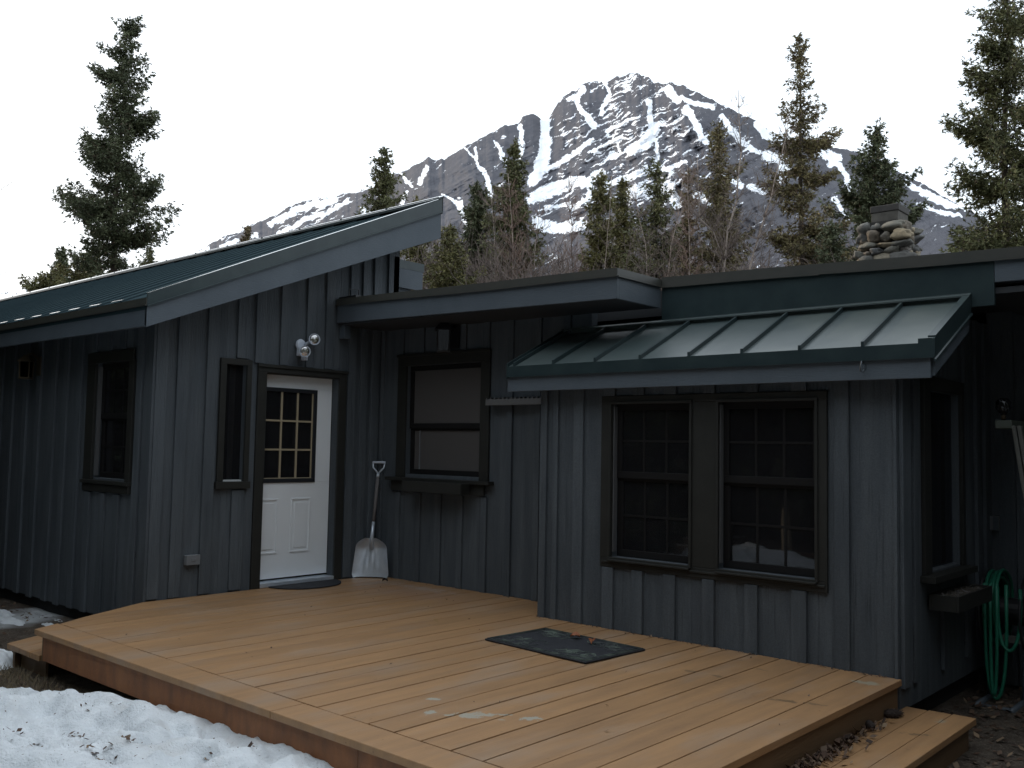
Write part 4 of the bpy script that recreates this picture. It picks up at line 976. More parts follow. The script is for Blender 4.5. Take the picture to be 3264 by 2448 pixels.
# ================================================================== TREES
RT = np.array((.7471, .6647)); FWD = np.array((-.6647, .7471))
def spruce(name, label, base, H, lean, prof, seed, fol, zmin=3.2, dens=1.0, leafs=.085, gap=.0, group='spruces behind the cabin', special=(), droop=.22, trunk_r=None, rag=1.2):
    """prof: (distance below the top, crown radius); special: (below top, side -1 left/+1 right, length, rise)"""
    r = np.random.default_rng(seed)
    root = thing(name, label, 'tree', (base[0], base[1], GZ), group)
    pz = [p[0] for p in prof]; pr = [p[1] for p in prof]
    lx, ly = lean
    def axis(z): t = max(0, z/H); return np.array((lx*t**1.5, ly*t**1.5, z))
    tr_ = trunk_r or .012*H
    mb = MB(); zs = np.linspace(0, H*.985, 14)
    mb.tube([tuple(axis(z)+np.array((.02*math.sin(z*1.7+seed), .02*math.cos(z*1.3), 0))) for z in zs], [max(.008, tr_*(1-z/H)**.9) for z in zs], 8)
    S = []; D = []; W = []; br = mb
    def branch(z, az, ln, rise, sag):
        p0 = axis(z); e = np.array((math.cos(az), math.sin(az), 0)); lat = np.array((-e[1], e[0], 0))
        ns = max(2, int(ln/.055)); pp = []
        curv = r.normal()*.12
        for i in range(ns+1):
            s = i/ns
            p = p0+e*ln*s+lat*ln*curv*s*s+np.array((0, 0, ln*(rise*s-sag*math.sin(s*2.6)+.16*s**3)))
            pp.append(p)
        if ln > .35: br.tube([tuple(q) for q in pp[::max(1, ns//3)]], [.012, .009, .006, .004, .003][:len(pp[::max(1, ns//3)])]+[.003]*max(0, len(pp[::max(1, ns//3)])-5), 4, False)
        for i, p in enumerate(pp):
            s = i/ns
            if s < .12 and ln > .5: continue
            spread = (.05+.26*ln*math.sin(math.pi*min(1, s*.85+.12)))*.8
            k = int(round((2.2+3.2*spread/.15)*dens))
            for _ in range(k):
                o_ = lat*r.normal()*spread*.62+e*r.normal()*.05+np.array((0, 0, -abs(r.normal())*.05-abs(r.normal())*.05*spread/.15+r.normal()*.035))
                S.append(p+o_); dd_ = e*.7+o_/(np.linalg.norm(o_)+.02)*.8+np.array((0, 0, .28)); D.append(dd_); W.append(1.0)
            if r.random() < .22*dens:                                    # hanging dead twiglets under the bough
                for _ in range(2): S.append(p+np.array((r.normal()*.05, r.normal()*.05, -r.uniform(.06, .20)))); D.append(np.array((r.normal()*.4, r.normal()*.4, -1.))); W.append(.8)
    z = H-.10; az = r.uniform(0, 6.28)
    # leader
    for i in range(10): S.append(axis(H-.025*i)); D.append(np.array((r.normal()*.4, r.normal()*.4, 1.2))); W.append(.9)
    while z > zmin:
        dz = H-z; rad = np.interp(dz, pz, pr)
        n = 3 if dz < .5 else (4 if rad < .5 else 5)
        for k in range(n):
            az += 2.4+r.normal()*.35
            if r.random() < gap: continue
            ln = rad*float(np.clip(r.normal(.90, .24*rag), .30, 1.5))
            if ln < .05: ln = .05
            rise = np.interp(dz, [0, .6, 2, 5], [.75, .30, .02, -.12])+r.normal()*.10
            branch(z+r.normal()*.04, az, ln, rise, droop*min(1, dz/1.5)*r.uniform(.6, 1.3))
        z -= np.interp(rad, [0, .3, .8, 1.3], [.065, .11, .165, .21])*rag*r.uniform(.7, 1.35)
    for (dz, sd, ln, rise) in special:
        a0 = math.atan2(sd*RT[1], sd*RT[0])
        for q in range(5): branch(H-dz+r.normal()*.06, a0+r.normal()*.22, ln*r.uniform(.8, 1), rise, .10)
    S = np.array(S); D = np.array(D); W = np.array(W)
    m_ = 5; S = np.repeat(S, m_, 0); D = np.repeat(D, m_, 0); W = np.repeat(W, m_)
    n = len(S); D = D/np.linalg.norm(D, axis=1, keepdims=True)+r.normal(0, .55, (n, 3)); D /= np.linalg.norm(D, axis=1, keepdims=True)
    sd = np.cross(D, r.normal(0, 1, (n, 3))); sd /= np.linalg.norm(sd, axis=1, keepdims=True)
    ln = leafs*r.uniform(.5, 1.15, n)[:, None]*W[:, None]; wd = ln*.21
    p0 = S+r.normal(0, .014, (n, 3))
    V = np.stack([p0-sd*wd, p0+sd*wd, p0+D*ln], 1)
    tri_mesh('crown', V, fol, root)
    br.build('trunk', BARK, root, smooth=True)
    return root

spruce('spruce_tree', 'tallest dark spruce alone against the white sky left of the cabin, tip bent over', (-13.64, 3.31), 11.55, (.42, -.10),
       [(0, .08), (.3, .30), (.7, .40), (1.2, .46), (1.7, .50), (2.3, .60), (2.9, .72), (3.4, .78), (3.9, 1.0), (4.25, 1.2), (4.6, .85), (5.0, .72), (5.6, .75), (6.3, .80), (7, .95)], 11, FOL_DARK, zmin=3.5, dens=1.6, leafs=.085, rag=1.45,
       special=((4.35, -1, 1.35, .12), (4.1, 1, 1.2, .18), (5.0, 1, 1.0, .05), (1.25, -1, .72, .15), (3.0, -1, .9, -.1), (2.35, 1, .85, .1), (.12, 1, .30, .2)), droop=.30)
spruce('spruce_tree', 'small slim spruce with an open tip left of the tallest lone spruce', (-22.64, 5.96), 7.85, (.05, -.1), [(0, .06), (.5, .24), (1.2, .50), (1.8, .70), (3, .9)], 12, FOL_DARK, zmin=4.2, leafs=.11, dens=1.2, rag=1.0)
spruce('spruce_tree', 'bushy yellowish young spruce at the foot of the slim spruce at far left', (-19.94, 4.38), 6.5, (.02, 0), [(0, .15), (.3, .38), (.7, .60), (1.4, .8)], 13, FOL_OLIVE, zmin=4.0, leafs=.10, dens=1.4, rag=.9)
spruce('spruce_tree', 'yellowish spruce top tucked below the left side of the tallest lone spruce', (-17.05, 4.25), 6.75, (.02, 0), [(0, .08), (.4, .35), (.9, .7), (1.6, .9)], 14, FOL_OLIVE, zmin=4.0, leafs=.10, dens=1.4, rag=.9)
spruce('spruce_tree', 'little spruce tip peeking over the roof just right of the tallest lone spruce', (-25.32, 10.16), 8.9, (.02, 0), [(0, .06), (.4, .20), (.9, .34), (2, .55)], 15, FOL_MID, zmin=6.8, leafs=.12)
spruce('spruce_tree', 'tiny brownish spruce tip above the roof line in front of the mountain\'s left slope', (-26.89, 15.24), 10.9, (.02, 0), [(0, .05), (.4, .20), (.9, .30), (2, .4)], 16, FOL_BROWN, zmin=8.6, leafs=.13)
spruce('spruce_tree', 'dense spruce rising above the upper end of the left roof', (-13.42, 11.26), 10.6, (.1, -.05), [(0, .06), (.4, .24), (.9, .36), (1.4, .44), (1.8, .55), (2.4, .62), (4, .8)], 17, FOL_MID, zmin=6.4, dens=1.1, leafs=.10)
spruce('spruce_tree', 'yellow-green spruce half hidden behind the raised corner of the left roof', (-9.77, 9.39), 8.1, (.03, -.1), [(0, .06), (.5, .24), (1.2, .40), (2, .62), (3, .75)], 18, FOL_OLIVE, zmin=4.2, leafs=.09)
spruce('spruce_tree', 'short olive spruce just right of the raised roof corner', (-6.27, 7.20), 6.45, (0, -.08), [(0, .06), (.3, .20), (.7, .36), (1.1, .52), (1.8, .62)], 19, FOL_OLIVE, zmin=3.2, dens=1.6, leafs=.08)
spruce('spruce_tree', 'dark green spruce with a double tip right of the raised roof corner', (-9.35, 11.09), 8.75, (.12, -.1), [(0, .06), (.3, .22), (.8, .40), (1.4, .50), (2.2, .62), (3, .7)], 20, FOL_DARK, zmin=3.8, dens=1.6, leafs=.095, special=((.55, 1, .25, 1.6),))
spruce('spruce_tree', 'tall pointed dark spruce in front of the mountain\'s main snow gully', (-7.95, 11.0), 9.55, (.16, -.15), [(0, .05), (.4, .16), (.8, .26), (1.1, .34), (1.5, .50), (2.0, .68), (2.6, .78), (3.5, .8)], 21, FOL_MID, zmin=3.8, dens=1.5, leafs=.09)
spruce('spruce_tree', 'slim olive spruce, left one of the pair above the flat roof corner', (-7.46, 14.09), 9.4, (.1, -.1), [(0, .06), (.5, .28), (1.1, .40), (2, .52), (3, .62)], 22, FOL_OLIVE, zmin=4.2, leafs=.095, dens=1.4, gap=.08)
spruce('spruce_tree', 'slim olive spruce, right one of the pair above the flat roof corner', (-7.55, 15.33), 9.5, (.06, -.15), [(0, .06), (.5, .24), (1.1, .36), (2, .50), (3, .62)], 23, FOL_OLIVE, zmin=4.2, leafs=.10, dens=1.4, gap=.08)
spruce('spruce_tree', 'ragged dark-topped spruce right of the olive pair', (-5.22, 13.43), 9.1, (.13, -.1), [(0, .10), (.3, .30), (.7, .34), (1.1, .34), (1.8, .55), (3, .7)], 24, FOL_MID, zmin=3.8, leafs=.09, dens=1.3, gap=.12)
spruce('spruce_tree', 'thin scraggly brown spruce between the ragged spruce and the birches', (-5.12, 14.84), 9.2, (.06, -.1), [(0, .05), (.6, .22), (1.3, .32), (3, .5)], 25, FOL_BROWN, zmin=5.2, leafs=.095, gap=.25, dens=.8)
spruce('spruce_tree', 'scraggly brown-green spruce behind the tall white birch', (-3.50, 13.63), 9.75, (.1, -.2), [(0, .06), (.4, .20), (.8, .32), (1.3, .46), (2, .55), (3.4, .65)], 26, FOL_MIX, zmin=3.8, leafs=.09, gap=.15, dens=1.2)
spruce('spruce_tree', 'tall open-branched spruce with bare stem showing, left of the chimney', (-2.41, 15.93), 12.45, (.12, -.4), [(0, .04), (.4, .18), (.9, .34), (1.3, .32), (1.8, .42), (2.6, .48), (3.1, .70), (4, .62), (4.6, .82), (5.4, .95), (6.5, 1.1)], 27, FOL_MIX, zmin=4.9, leafs=.095, gap=.36, dens=.85,
       special=((2.85, 1, .95, .25), (2.9, -1, .8, .05), (3.6, 1, .9, -.05), (3.9, -1, 1.05, .0), (4.9, 1, 1.15, -.05), (5.2, -1, 1.0, -.1), (5.6, 1, 1.3, -.12)))
spruce('spruce_tree', 'full dark spruce rising right behind the stone chimney', (-1.76, 19.15), 10.8, (.13, -.2), [(0, .12), (.3, .34), (.8, .46), (1.2, .55), (1.6, .80), (2.1, .92), (2.7, .80), (4, .95)], 28, FOL_DARK, zmin=5.6, dens=1.15, leafs=.11, special=((2.6, 1, 1.3, .2), (2.1, -1, 1.0, .2)))
spruce('spruce_tree', 'low dark spruce at the left foot of the stone chimney', (-1.03, 14.50), 7.15, (.04, -.05), [(0, .06), (.4, .26), (.9, .42), (1.8, .6)], 29, FOL_DARK, zmin=4.4, leafs=.09)
spruce('spruce_tree', 'very tall spruce cut by the top right corner, with long upturned boughs', (3.30, 11.72), 11.1, (.24, -.28), [(0, .06), (.5, .30), (1.2, .42), (2.0, .50), (2.6, .62), (3.4, .75), (4.2, .85), (5, .95), (6, 1.05)], 30, FOL_MID, zmin=4.6, dens=1.35, leafs=.078, rag=1.3,
       special=((3.55, -1, 1.05, .35), (4.5, -1, .95, .45), (5.4, -1, .9, .05), (5.75, -1, 1.35, -.05), (2.6, -1, .8, .3), (2.0, -1, .55, .2), (1.5, 1, .6, .1), (4.0, 1, .8, .2)))

# ---- bare birches ---------------------------------------------------
def prisms(name, seg, m, parent):
    """seg rows: p0(3) p1(3) r0 r1 -> three-sided twigs"""
    A = np.array(seg); n = len(A); p0, p1 = A[:, :3], A[:, 3:6]; d = p1-p0; d /= np.linalg.norm(d, axis=1, keepdims=True)+1e-9
    a = np.cross(d, np.array((.31, .52, .79))); a /= np.linalg.norm(a, axis=1, keepdims=True); b = np.cross(d, a)
    Q = []
    for k in range(3):
        t0, t1 = 2.0944*k, 2.0944*(k+1)
        e0 = a*math.cos(t0)+b*math.sin(t0); e1 = a*math.cos(t1)+b*math.sin(t1)
        Q.append(np.stack([p0+e0*A[:, 6:7], p0+e1*A[:, 6:7], p1+e1*A[:, 7:8], p1+e0*A[:, 7:8]], 1))
    return tri_mesh(name, np.concatenate(Q), m, parent, 4)
def birch(label, stems, seed, m=TWIG, r0=.035, nb=26, ln0=.9, up=.8, z0=3.5, name='birch_tree', group='bare birches behind the cabin', bark=BIRCH, tw=.0062):
    r = np.random.default_rng(seed); b0 = np.array(stems[0][0]); root = thing(name, label, 'tree', (b0[0], b0[1], GZ), group); off = np.array((b0[0], b0[1], GZ))
    seg = []
    def grow(p, d, ln, rad, dep):
        n = max(2, int(ln/.12)); st = ln/n
        for i in range(n):
            d = d+r.normal(0, .13, 3)+np.array((0, 0, .05)); d /= np.linalg.norm(d); q = p+d*st
            ra, rb = rad*(1-i/n*.65), rad*(1-(i+1)/n*.65)
            seg.append((*p, *q, max(ra, tw*.6), max(rb, tw*.5))); p = q
            if dep > 0 and r.random() < (.75 if dep > 1 else .6):
                e = d+r.normal(0, .62, 3); e[2] += .22; e /= np.linalg.norm(e); grow(p, e, ln*r.uniform(.32, .62), max(rb*.6, tw*.7), dep-1)
    mb = MB()
    for st_i, pts in enumerate(stems):
        P = [np.array(p)-off for p in pts]
        if st_i == 0 or pts[0][2] < z0: P = [np.array((P[0][0], P[0][1], 0))+r.normal(0, .05, 3)*np.array((1, 1, 0))]+P
        top = P[-1]+(P[-1]-P[-2])*.8+np.array((0, 0, .3)); P.append(top)
        # resample with slight wobble
        Q = []
        for a, b in zip(P, P[1:]):
            k = max(1, int(np.linalg.norm(b-a)/.35))
            for i in range(k): Q.append(a+(b-a)*i/k+r.normal(0, .012, 3))
        Q.append(P[-1]); H = Q[-1][2]; h0 = Q[0][2]
        rad = [max(.006, r0*(.85 if st_i else 1.0)*(1-.85*(q[2]-h0*0)/max(H, .1))) for q in Q]
        mb.tube([tuple(q) for q in Q], rad, 8)
        cand = [i for i, q in enumerate(Q) if q[2] > z0]
        for k in range(int(nb*3.6)):
            i = cand[int(r.random()**.9*(len(cand)-1))]; t = (Q[i][2]-z0)/max(.1, H-z0)
            az = r.uniform(0, 6.283); d = np.array((math.cos(az), math.sin(az), up*r.uniform(.6, 1.6))); d /= np.linalg.norm(d)
            grow(Q[i].copy(), d, ln0*(1-.6*t)*r.uniform(.5, 1.1), max(.004, rad[i]*.38), 2)
    mb.build('trunk', bark, root, smooth=True); prisms('twigs', seg, m, root); return root
birch('reddish bare birch in front of the tall pointed spruce, stem pale', [[(-6.58, 9.58, 5.0), (-6.59, 9.5, 6.1), (-6.6, 9.42, 6.86), (-6.61, 9.36, 7.2)]], 41, TWIG2, .032, 44, .95)
birch('bare bushy birch at the left side of the tall pointed spruce', [[(-6.95, 9.31, 5.0), (-6.9, 9.24, 6.0), (-6.91, 9.16, 6.6)]], 42, TWIG, .025, 34, .8)
birch('low bare birch right of the reddish birch', [[(-6.75, 10.6, 5.0), (-6.8, 10.54, 6.0), (-6.73, 10.55, 6.6)]], 43, TWIG2, .025, 34, .8)
birch('slender reddish bare tree with fine upright twigs in front of the lower snowfield', [[(-5.55, 10.47, 5.0), (-5.54, 10.4, 6.2), (-5.54, 10.31, 6.9)]], 44, TWIG2, .026, 48, .75, up=1.9, bark=BARK)
birch('thin white birch stem between the olive spruce pair', [[(-5.62, 11.75, 5.2), (-5.53, 11.75, 6.3), (-5.45, 11.74, 7.1)]], 45, TWIG, .024, 22, .7)
birch('pale bare birch right of the ragged dark-topped spruce', [[(-3.92, 11.93, 5.0), (-3.82, 11.96, 6.17), (-3.7, 12.0, 6.8), (-3.62, 12.03, 7.2)]], 46, TWIG, .030, 34, .9)
birch('pale bare birch left of the ragged dark-topped spruce', [[(-4.25, 11.65, 5.0), (-4.25, 11.56, 6.2), (-4.36, 11.4, 6.8)]], 47, TWIG, .028, 34, .85)
birch('tall white birch with a forked stem in front of the scraggly brown spruce', [[(-1.95, 11.04, 5.0), (-1.9, 11.02, 5.66), (-1.85, 11.03, 6.05), (-1.67, 11.14, 6.7), (-1.58, 11.13, 7.73), (-1.58, 11.06, 8.3)], [(-1.94, 11.01, 5.46), (-2.08, 10.83, 6.05), (-2.28, 10.63, 6.34), (-2.3, 10.6, 6.9)]], 48, TWIG, .048, 34, .9)
birch('white birch leaning right, between the forked birch and the tall open spruce', [[(-1.57, 11.37, 5.0), (-1.46, 11.42, 5.62), (-1.37, 11.47, 5.9), (-1.13, 11.61, 6.82), (-.95, 11.69, 7.6)]], 49, TWIG, .044, 40, .9)
birch('bare birch left of the forked birch', [[(-3.0, 11.43, 5.0), (-2.98, 11.35, 6.2), (-2.97, 11.29, 6.9)]], 50, TWIG2, .028, 38, .85)
birch('bare twiggy tree at the left edge of the picture', [[(-20.55, 2.55, 4.6), (-20.45, 2.65, 6.2), (-20.35, 2.8, 7.2), (-20.3, 2.86, 7.8)]], 51, TWIG, .04, 40, 1.15, z0=4.0)
# brushy thicket of bare twigs low behind the roofs: one mass
r = np.random.default_rng(77); seg = []
for _ in range(1700):
    d = r.uniform(19, 30); lat = r.uniform(-2.6, 9.0); c_ = np.array((CAM.x, CAM.y))+FWD*d+RT*lat*d/22
    if c_[0] > -.5 and c_[1] < 8 or c_[0] < -11.2: continue
    p = np.array((c_[0], c_[1], GZ+r.uniform(3.2, 4.1+2.2*float(vnoise(np.array([lat*1.9]), np.array([d*.15]), 5)[0]))*d/22))
    for k in range(4):
        q = p.copy(); dr = np.array((r.normal()*.28, r.normal()*.28, 1.0)); dr /= np.linalg.norm(dr)
        for i in range(6):
            dr = dr+r.normal(0, .2, 3); dr /= np.linalg.norm(dr); q2 = q+dr*r.uniform(.12, .26); seg.append((*q, *q2, .0075, .006)); q = q2
            if r.random() < .7:
                e = dr+r.normal(0, .7, 3); e /= np.linalg.norm(e); seg.append((*q, *(q+e*r.uniform(.15, .35)), .005, .003))
o = kind(prisms('thicket', seg, mat('thicket_twigs', (.115, .090, .078), .9, island=.45), None), 'stuff'); o['label'] = 'brown-grey thicket of bare twigs low behind the cabin roofs'
# dark conifers around the viewpoint (they shade the place and show in the window panes)
back = [(-9, -14.6, 1.2), (-5.5, -15.5, 1.35), (-2, -13.5, 1.1), (.5, -17, 1.45), (3.2, -14.5, 1.2), (6, -18, 1.4), (9, -14, 1.25), (12.5, -16, 1.4), (-13, -13.2, 1.25), (16, -11, 1.2), (-7, -20, 1.5), (14, -6.5, 1.1), (-3.3, -5.6, .88), (-6.2, -5.0, 1.0), (-9.6, -4.4, 1.05), (-5.2, -5.9, 1.0), (-1.6, -6.6, .7), (2.6, -11.4, 1.0), (12.2, -1.2, 1.1), (13.5, 2.5, 1.2), (5.4, -12.4, 1.05)]
proto = None; BL_ = 'full tall spruce standing in the clearing behind the viewpoint'
for i, (x, y, s_) in enumerate(back):
    if proto is None:
        proto = spruce('spruce_tree', BL_, (x, y), 10.5, (0, 0), [(0, .1), (1, .6), (3, 1.3), (6, 1.9), (9, 2.3), (10.5, 2.3)], 60, FOL_DARK, zmin=.7, dens=.85, leafs=.20, group='spruces behind the viewpoint')
        proto.scale = (s_, s_, s_)
    else:
        c_ = proto.copy(); COL.objects.link(c_); c_.location = (x, y, GZ); c_.scale = (s_, s_, s_); c_.rotation_euler = (0, 0, i*1.7)
        for ch in proto.children: k = ch.copy(); COL.objects.link(k); k.parent = c_

trunk_strip = thing('lit_trunk_piece', 'birch trunk piece added out of view as the sunlit strip mirrored in the double window', 'trunk_strip', (.64, -9.63, GZ))  # unseen, added; trunk cut down to its sunlit part for the window reflection
mb = MB(); mb.tube([(0, 0, -.1), (.0, 0, .2), (-.015, .01, .55), (-.01, .02, .80), (.0, .02, .92)], [.095, .085, .078, .055, .012], 14); mb.build('trunk', mat('white_birch_bark', (.62, .52, .38), .7, alt=(.40, .32, .24), nscale=6, lo=.5, hi=.7), trunk_strip, smooth=True)
mb = MB(); mb.tube([(.05, .02, .45), (.13, .03, .60), (.17, .02, .78)], [.02, .014, .006], 7); mb.build('branch_stub', BARK, trunk_strip, smooth=True)
# ================================================================== MOUNTAIN
# skyline and snow gullies as (right, up) bearings seen from the clearing, in units of 1/2031 radian-tangent
def chart_dir(px, py):
    u = (px-1106)/2031.8; v = (829.5-py)/2031.8
    d = np.array(fw)[None, :]+np.array(rt)[None, :]*u[:, None]+np.array(up)[None, :]*v[:, None]
    return d
SKY = np.array([(-700, 640), (-300, 640), (0, 633), (50, 624), (100, 621), (160, 612), (250, 592), (330, 576), (380, 562), (430, 541), (480, 512), (520, 500), (540, 488), (600, 462), (625, 446), (680, 428), (697, 413), (720, 412), (770, 402), (800, 394), (830, 386),
    (870, 371), (905, 352), (925, 340), (940, 346), (960, 344), (1000, 318), (1050, 293), (1090, 271), (1120, 267), (1128, 252), (1145, 246), (1160, 248), (1172, 258), (1180, 258), (1194, 242), (1206, 222), (1218, 208), (1235, 196), (1247, 196), (1252, 186), (1272, 176),
    (1298, 174), (1312, 176), (1325, 168), (1345, 163), (1372, 157), (1392, 163), (1402, 168), (1412, 178), (1425, 181), (1450, 178), (1468, 186), (1476, 182), (1490, 194), (1520, 206), (1560, 226), (1600, 245), (1640, 262), (1668, 288), (1700, 300), (1740, 301), (1770, 306), (1800, 318), (1830, 322), (1870, 336),
    (1900, 346), (1940, 370), (1970, 384), (2000, 400), (2030, 420), (2070, 441), (2100, 456), (2150, 490), (2212, 532), (2400, 600), (2800, 640)], float)
nc, nr = 1500, 400
px = np.concatenate([np.linspace(-700, 0, 60, endpoint=False), np.linspace(0, 2212, nc-100), np.linspace(2230, 2800, 40)])
sk = np.interp(px, SKY[:, 0], SKY[:, 1])+ (fbm(px/9, px*0, 4, 40)-.5)*7*np.interp(px, [350, 600, 1900, 2200], [.5, 1, 1, .5])
e = np.linspace(0, 1, nr)**.9                                            # 0 skyline -> 1 foot
basey = 705.0
PX = np.repeat(px[None, :], nr, 0); PY = sk[None, :]+(np.maximum(basey, sk+60)-sk)[None, :]*e[:, None]
D3 = chart_dir(PX.ravel(), PY.ravel()); hor = np.linalg.norm(D3[:, :2], axis=1)
crest_r = 2700+500*np.sin(px/330)+220*np.sin(px/97+1)
Rg = (900+(crest_r[None, :]-900)*(1-e[:, None])**1.05)
gul = (fbm(PX/60, PY/110, 4, 50)-.5)*190+(fbm(PX/16, PY/20, 5, 51)-.5)*45+(fbm((PX*.45+PY*.9)/8, (PX*.9-PY*.45)/40, 3, 52)-.5)*45
Rg = Rg+gul*np.clip(e[:, None]*6, .15, 1)*np.clip((1-e[:, None])*3, 0, 1)
t = Rg.ravel()/hor
P3 = np.array(CAM)[None, :]+D3*t[:, None]
P3 = P3.reshape(nr, len(px), 3)
back_row = P3[0:1].copy(); back_row[0, :, :2] += (back_row[0, :, :2]-np.array(CAM)[None, :2])*.35; back_row[0, :, 2] = GZ-5
P3[-1, :, 2] = np.minimum(P3[-1, :, 2], GZ-2)
GULLY = [  # polyline, half widths, patchiness
 ([(1176, 240), (1178, 307), (1172, 347), (1163, 373), (1149, 393)], [7, 12, 14, 13, 10], .25), ([(1123, 273), (1128, 307), (1120, 341), (1113, 364)], [4, 6, 6, 4], .5),
 ([(1068, 305), (1077, 312), (1086, 341), (1097, 356)], [2, 4, 4, 4], .5), ([(1026, 318), (1032, 353), (1052, 381), (1060, 421)], [3, 3, 5, 6], .4), ([(1004, 322), (1018, 334), (1028, 346)], [2, 3, 2], .4),
 ([(955, 420), (975, 430), (992, 441), (999, 462), (1014, 490)], [2, 3, 6, 6, 4], .5), ([(1243, 207), (1249, 230), (1272, 256), (1283, 270)], [5, 5, 6, 8], .4), ([(1262, 192), (1243, 212)], [6, 6], .5),
 ([(1306, 178), (1318, 205), (1300, 230), (1300, 250)], [4, 4, 4, 4], .7), ([(1401, 218), (1406, 256), (1409, 279)], [5, 6, 7], .3), ([(1417, 277), (1395, 307), (1363, 324)], [11, 14, 12], .7), ([(1418, 307), (1421, 341), (1412, 364)], [5, 5, 5], .6),
 ([(1158, 381), (1206, 353), (1240, 332), (1280, 300)], [5, 6, 5, 4], 1.0), ([(1149, 429), (1192, 410), (1235, 395), (1270, 393), (1300, 370)], [12, 14, 14, 11, 8], .55), ([(1306, 399), (1349, 387), (1392, 370), (1449, 361), (1480, 350)], [7, 7, 7, 5, 4], .8),
 ([(1363, 416), (1392, 412), (1435, 410)], [16, 14, 12], 1.0), ([(1163, 482), (1206, 493), (1260, 487)], [13, 13, 10], 1.0), ([(1235, 450), (1272, 427)], [5, 5], .8), ([(1272, 393), (1278, 421), (1266, 439)], [5, 6, 4], .5), ([(1180, 450), (1230, 440)], [5, 4], 1.0),
 ([(1446, 196), (1463, 218)], [10, 8], .5), ([(1478, 241), (1490, 246)], [7, 6], .5), ([(1459, 208), (1500, 222), (1541, 232)], [5, 6, 5], .6), ([(1484, 232), (1505, 271), (1516, 300), (1534, 314)], [7, 7, 6, 4], .5),
 ([(1559, 250), (1580, 282), (1602, 307), (1640, 330)], [6, 6, 6, 5], .6), ([(1637, 268), (1659, 292), (1690, 312)], [9, 10, 10], .4), ([(1655, 335), (1694, 346), (1690, 389)], [10, 13, 10], .6), ([(1765, 326), (1808, 342), (1794, 356)], [10, 10, 8], .5),
 ([(1808, 353), (1830, 382), (1836, 420)], [6, 6, 4], .6), ([(1955, 394), (1994, 416), (2044, 440), (2085, 452)], [6, 8, 8, 5], .7), ([(1980, 440), (2040, 462), (2080, 466)], [3, 5, 3], 1.0), ([(1623, 403), (1655, 414)], [9, 9], .8), ([(1500, 419), (1530, 435)], [9, 9], .9), ([(1445, 403), (1462, 440)], [12, 12], .9), ([(1560, 380), (1600, 400)], [5, 6], 1.0),
 ([(1801, 428), (1830, 471)], [5, 5], .6), ([(700, 418), (737, 410), (783, 404), (820, 392)], [12, 10, 9, 5], .5), ([(584, 484), (645, 450), (722, 432)], [7, 9, 8], .9), ([(600, 506), (661, 474), (707, 460), (753, 432)], [5, 5, 5, 4], .8),
 ([(866, 376), (890, 402)], [4, 4], 1.0), ([(921, 360), (906, 396)], [6, 5], .8), ([(878, 415), (867, 440)], [5, 4], .6), ([(785, 452), (800, 466)], [6, 5], .9), ([(553, 508), (477, 533)], [5, 4], .9), ([(395, 556), (450, 536)], [4, 3], .8), ([(600, 520), (640, 505)], [3, 3], .8),
 ([(1310, 285), (1350, 262), (1380, 250)], [3, 3, 2], 1.0), ([(1270, 330), (1330, 300)], [3, 3], 1.1), ([(1340, 330), (1330, 300), (1345, 290)], [3, 4, 2], .9)]
best = np.full(PX.shape, -9.0)
wx = PX+(fbm(PX/9, PY/9, 5, 60, .6)-.5)*12; wy = PY+(fbm(PX/9, PY/9, 5, 61, .6)-.5)*12
strat = fbm((PX*.86-PY*-.50)/26, (-PX*.50+PY*.86+0)/3.6*1.0, 4, 62)       # bands that climb to the right
q1 = PX+(fbm(PX/20, PY/20, 3, 71)-.5)*18; q2 = PY+(fbm(PX/20, PY/20, 3, 72)-.5)*18
strat2 = fbm((q1*.88-q2*.47)/24, (q1*.47+q2*.88)/3.3, 5, 63, .55)
for pl, hw, pt in GULLY:
    x0, x1 = min(p[0] for p in pl)-45, max(p[0] for p in pl)+45
    i0, i1 = np.searchsorted(px, x0), np.searchsorted(px, x1)
    X_, Y_ = wx[:, i0:i1], wy[:, i0:i1]; bb_ = np.full(X_.shape, -9.0)
    for (a, b), (wa, wb) in zip(zip(pl, pl[1:]), zip(hw, hw[1:])):
        dx, dy = b[0]-a[0], b[1]-a[1]; q = np.clip(((X_-a[0])*dx+(Y_-a[1])*dy)/(dx*dx+dy*dy), 0, 1)
        dist = np.hypot(X_-a[0]-q*dx, Y_-a[1]-q*dy); wdt = (wa+(wb-wa)*q)*.86
        bb_ = np.maximum(bb_, (1-dist/wdt)*.60+.16)
    bb_ = np.clip(bb_, -.5, .42)-pt*np.abs(strat2[:, i0:i1]-.5)*1.3*(strat2[:, i0:i1] < .5)
    best[:, i0:i1] = np.maximum(best[:, i0:i1], bb_)
dsk = PY-sk[None, :]
strat3 = fbm((q1*.90-q2*.43)/11, (q1*.43+q2*.90)/1.9, 4, 83, .55)
flat = np.maximum((strat2-.60)*2.0, (strat3-.69)*1.8)                                                   # thin ledges holding snow
region = np.exp(-(((PX-1345)/150)**2+((PY-290)/85)**2))*.42+np.exp(-(((PX-1340)/70)**2+((PY-185)/20)**2))*.40+np.exp(-(((PX-660)/150)**2+((PY-450)/45)**2))*.34+np.exp(-(((PX-1250)/110)**2+((PY-440)/60)**2))*.30+np.exp(-(((PX-1580)/120)**2+((PY-330)/90)**2))*.22+np.exp(-(((PX-1420)/80)**2+((PY-410)/45)**2))*.35
region = region*.85-.32+.16*np.exp(-dsk/10)
left_hill = np.where(PX < 260, .18+(fbm(PX/4, PY/4, 3, 66)-.5)*.9, -9)
field = np.maximum(best, np.maximum(flat+region, left_hill))
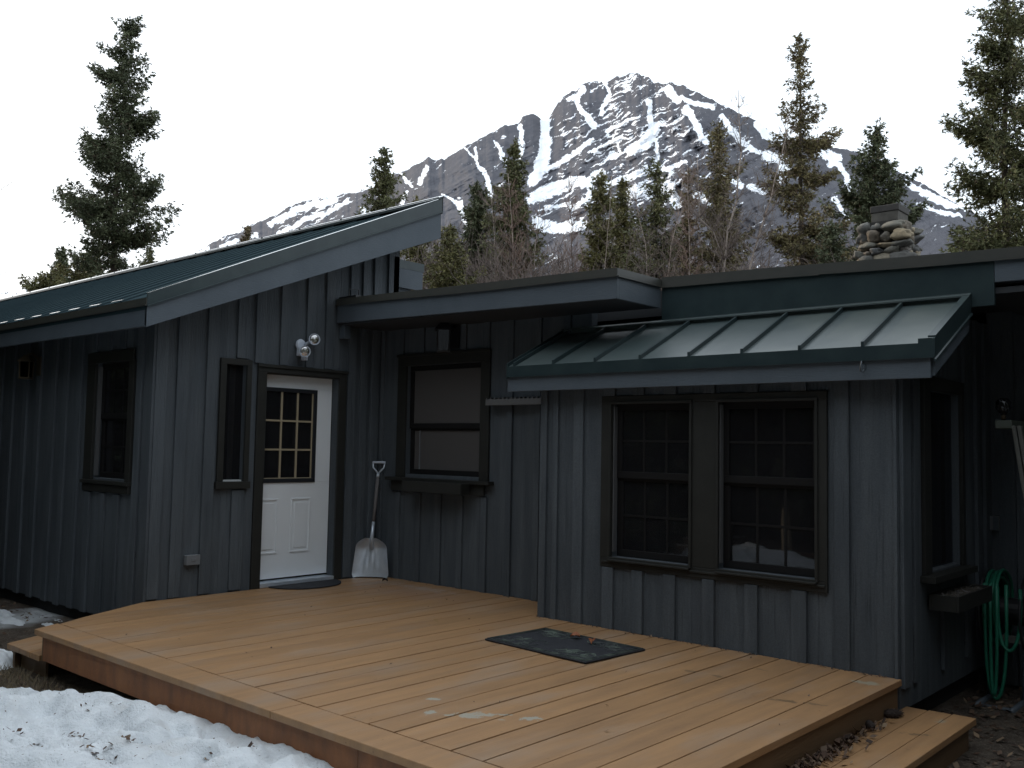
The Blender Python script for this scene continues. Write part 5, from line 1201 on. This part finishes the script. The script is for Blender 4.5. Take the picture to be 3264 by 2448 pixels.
field = np.concatenate([field[0:1], field]); P3 = np.concatenate([back_row, P3])
mt = grid_mesh('mountain', P3, None) if False else None
def mountain_mat():
    m, nt, out = _nodes('rock_and_spring_snow')
    p = N(nt, 'ShaderNodeBsdfPrincipled'); L(nt, p.outputs[0], out.inputs[0]); p.inputs['Roughness'].default_value = .9; p.inputs['Specular IOR Level'].default_value = .1
    at = N(nt, 'ShaderNodeAttribute'); at.attribute_name = 'snow_depth'
    co = objco(nt)
    n1 = math_(nt, 'MULTIPLY', math_(nt, 'SUBTRACT', noise(nt, co, .075, 6, .7), .5), .60)
    n2 = math_(nt, 'MULTIPLY', math_(nt, 'SUBTRACT', noise(nt, co, .22, 4, .7), .5), .35)
    f = ramp(nt, math_(nt, 'ADD', math_(nt, 'ADD', at.outputs['Fac'], n1), n2), -.01, .02)
    rk = mixc(nt, ramp(nt, noise(nt, co, .02, 6, .7), .35, .65), (.082, .084, .098), (.112, .110, .122))
    sx_ = N(nt, 'ShaderNodeSeparateXYZ'); L(nt, co, sx_.inputs[0])
    low = N(nt, 'ShaderNodeMapRange'); L(nt, sx_.outputs[2], low.inputs[0]); low.inputs[1].default_value = 520; low.inputs[2].default_value = 240
    br = mixc(nt, ramp(nt, noise(nt, co, .03, 5, .7), .4, .7), (.098, .092, .100), (.074, .072, .082))
    rk = mixc(nt, low.outputs[0], rk, br)
    sn = mixc(nt, ramp(nt, noise(nt, co, .012, 4), .4, .7), (.93, .95, .98), (.82, .85, .90))
    L(nt, mixc(nt, f, rk, sn), p.inputs['Base Color'])
    b = N(nt, 'ShaderNodeBump'); b.inputs['Strength'].default_value = .6; b.inputs['Distance'].default_value = 8
    L(nt, noise(nt, co, .05, 6, .7), b.inputs['Height']); L(nt, b.outputs[0], p.inputs['Normal'])
    return m
mt = grid_mesh('mountain', P3, mountain_mat())
a_ = mt.data.attributes.new('snow_depth', 'FLOAT', 'POINT'); a_.data.foreach_set('value', field.astype(np.float32).ravel())
kind(mt, 'structure')
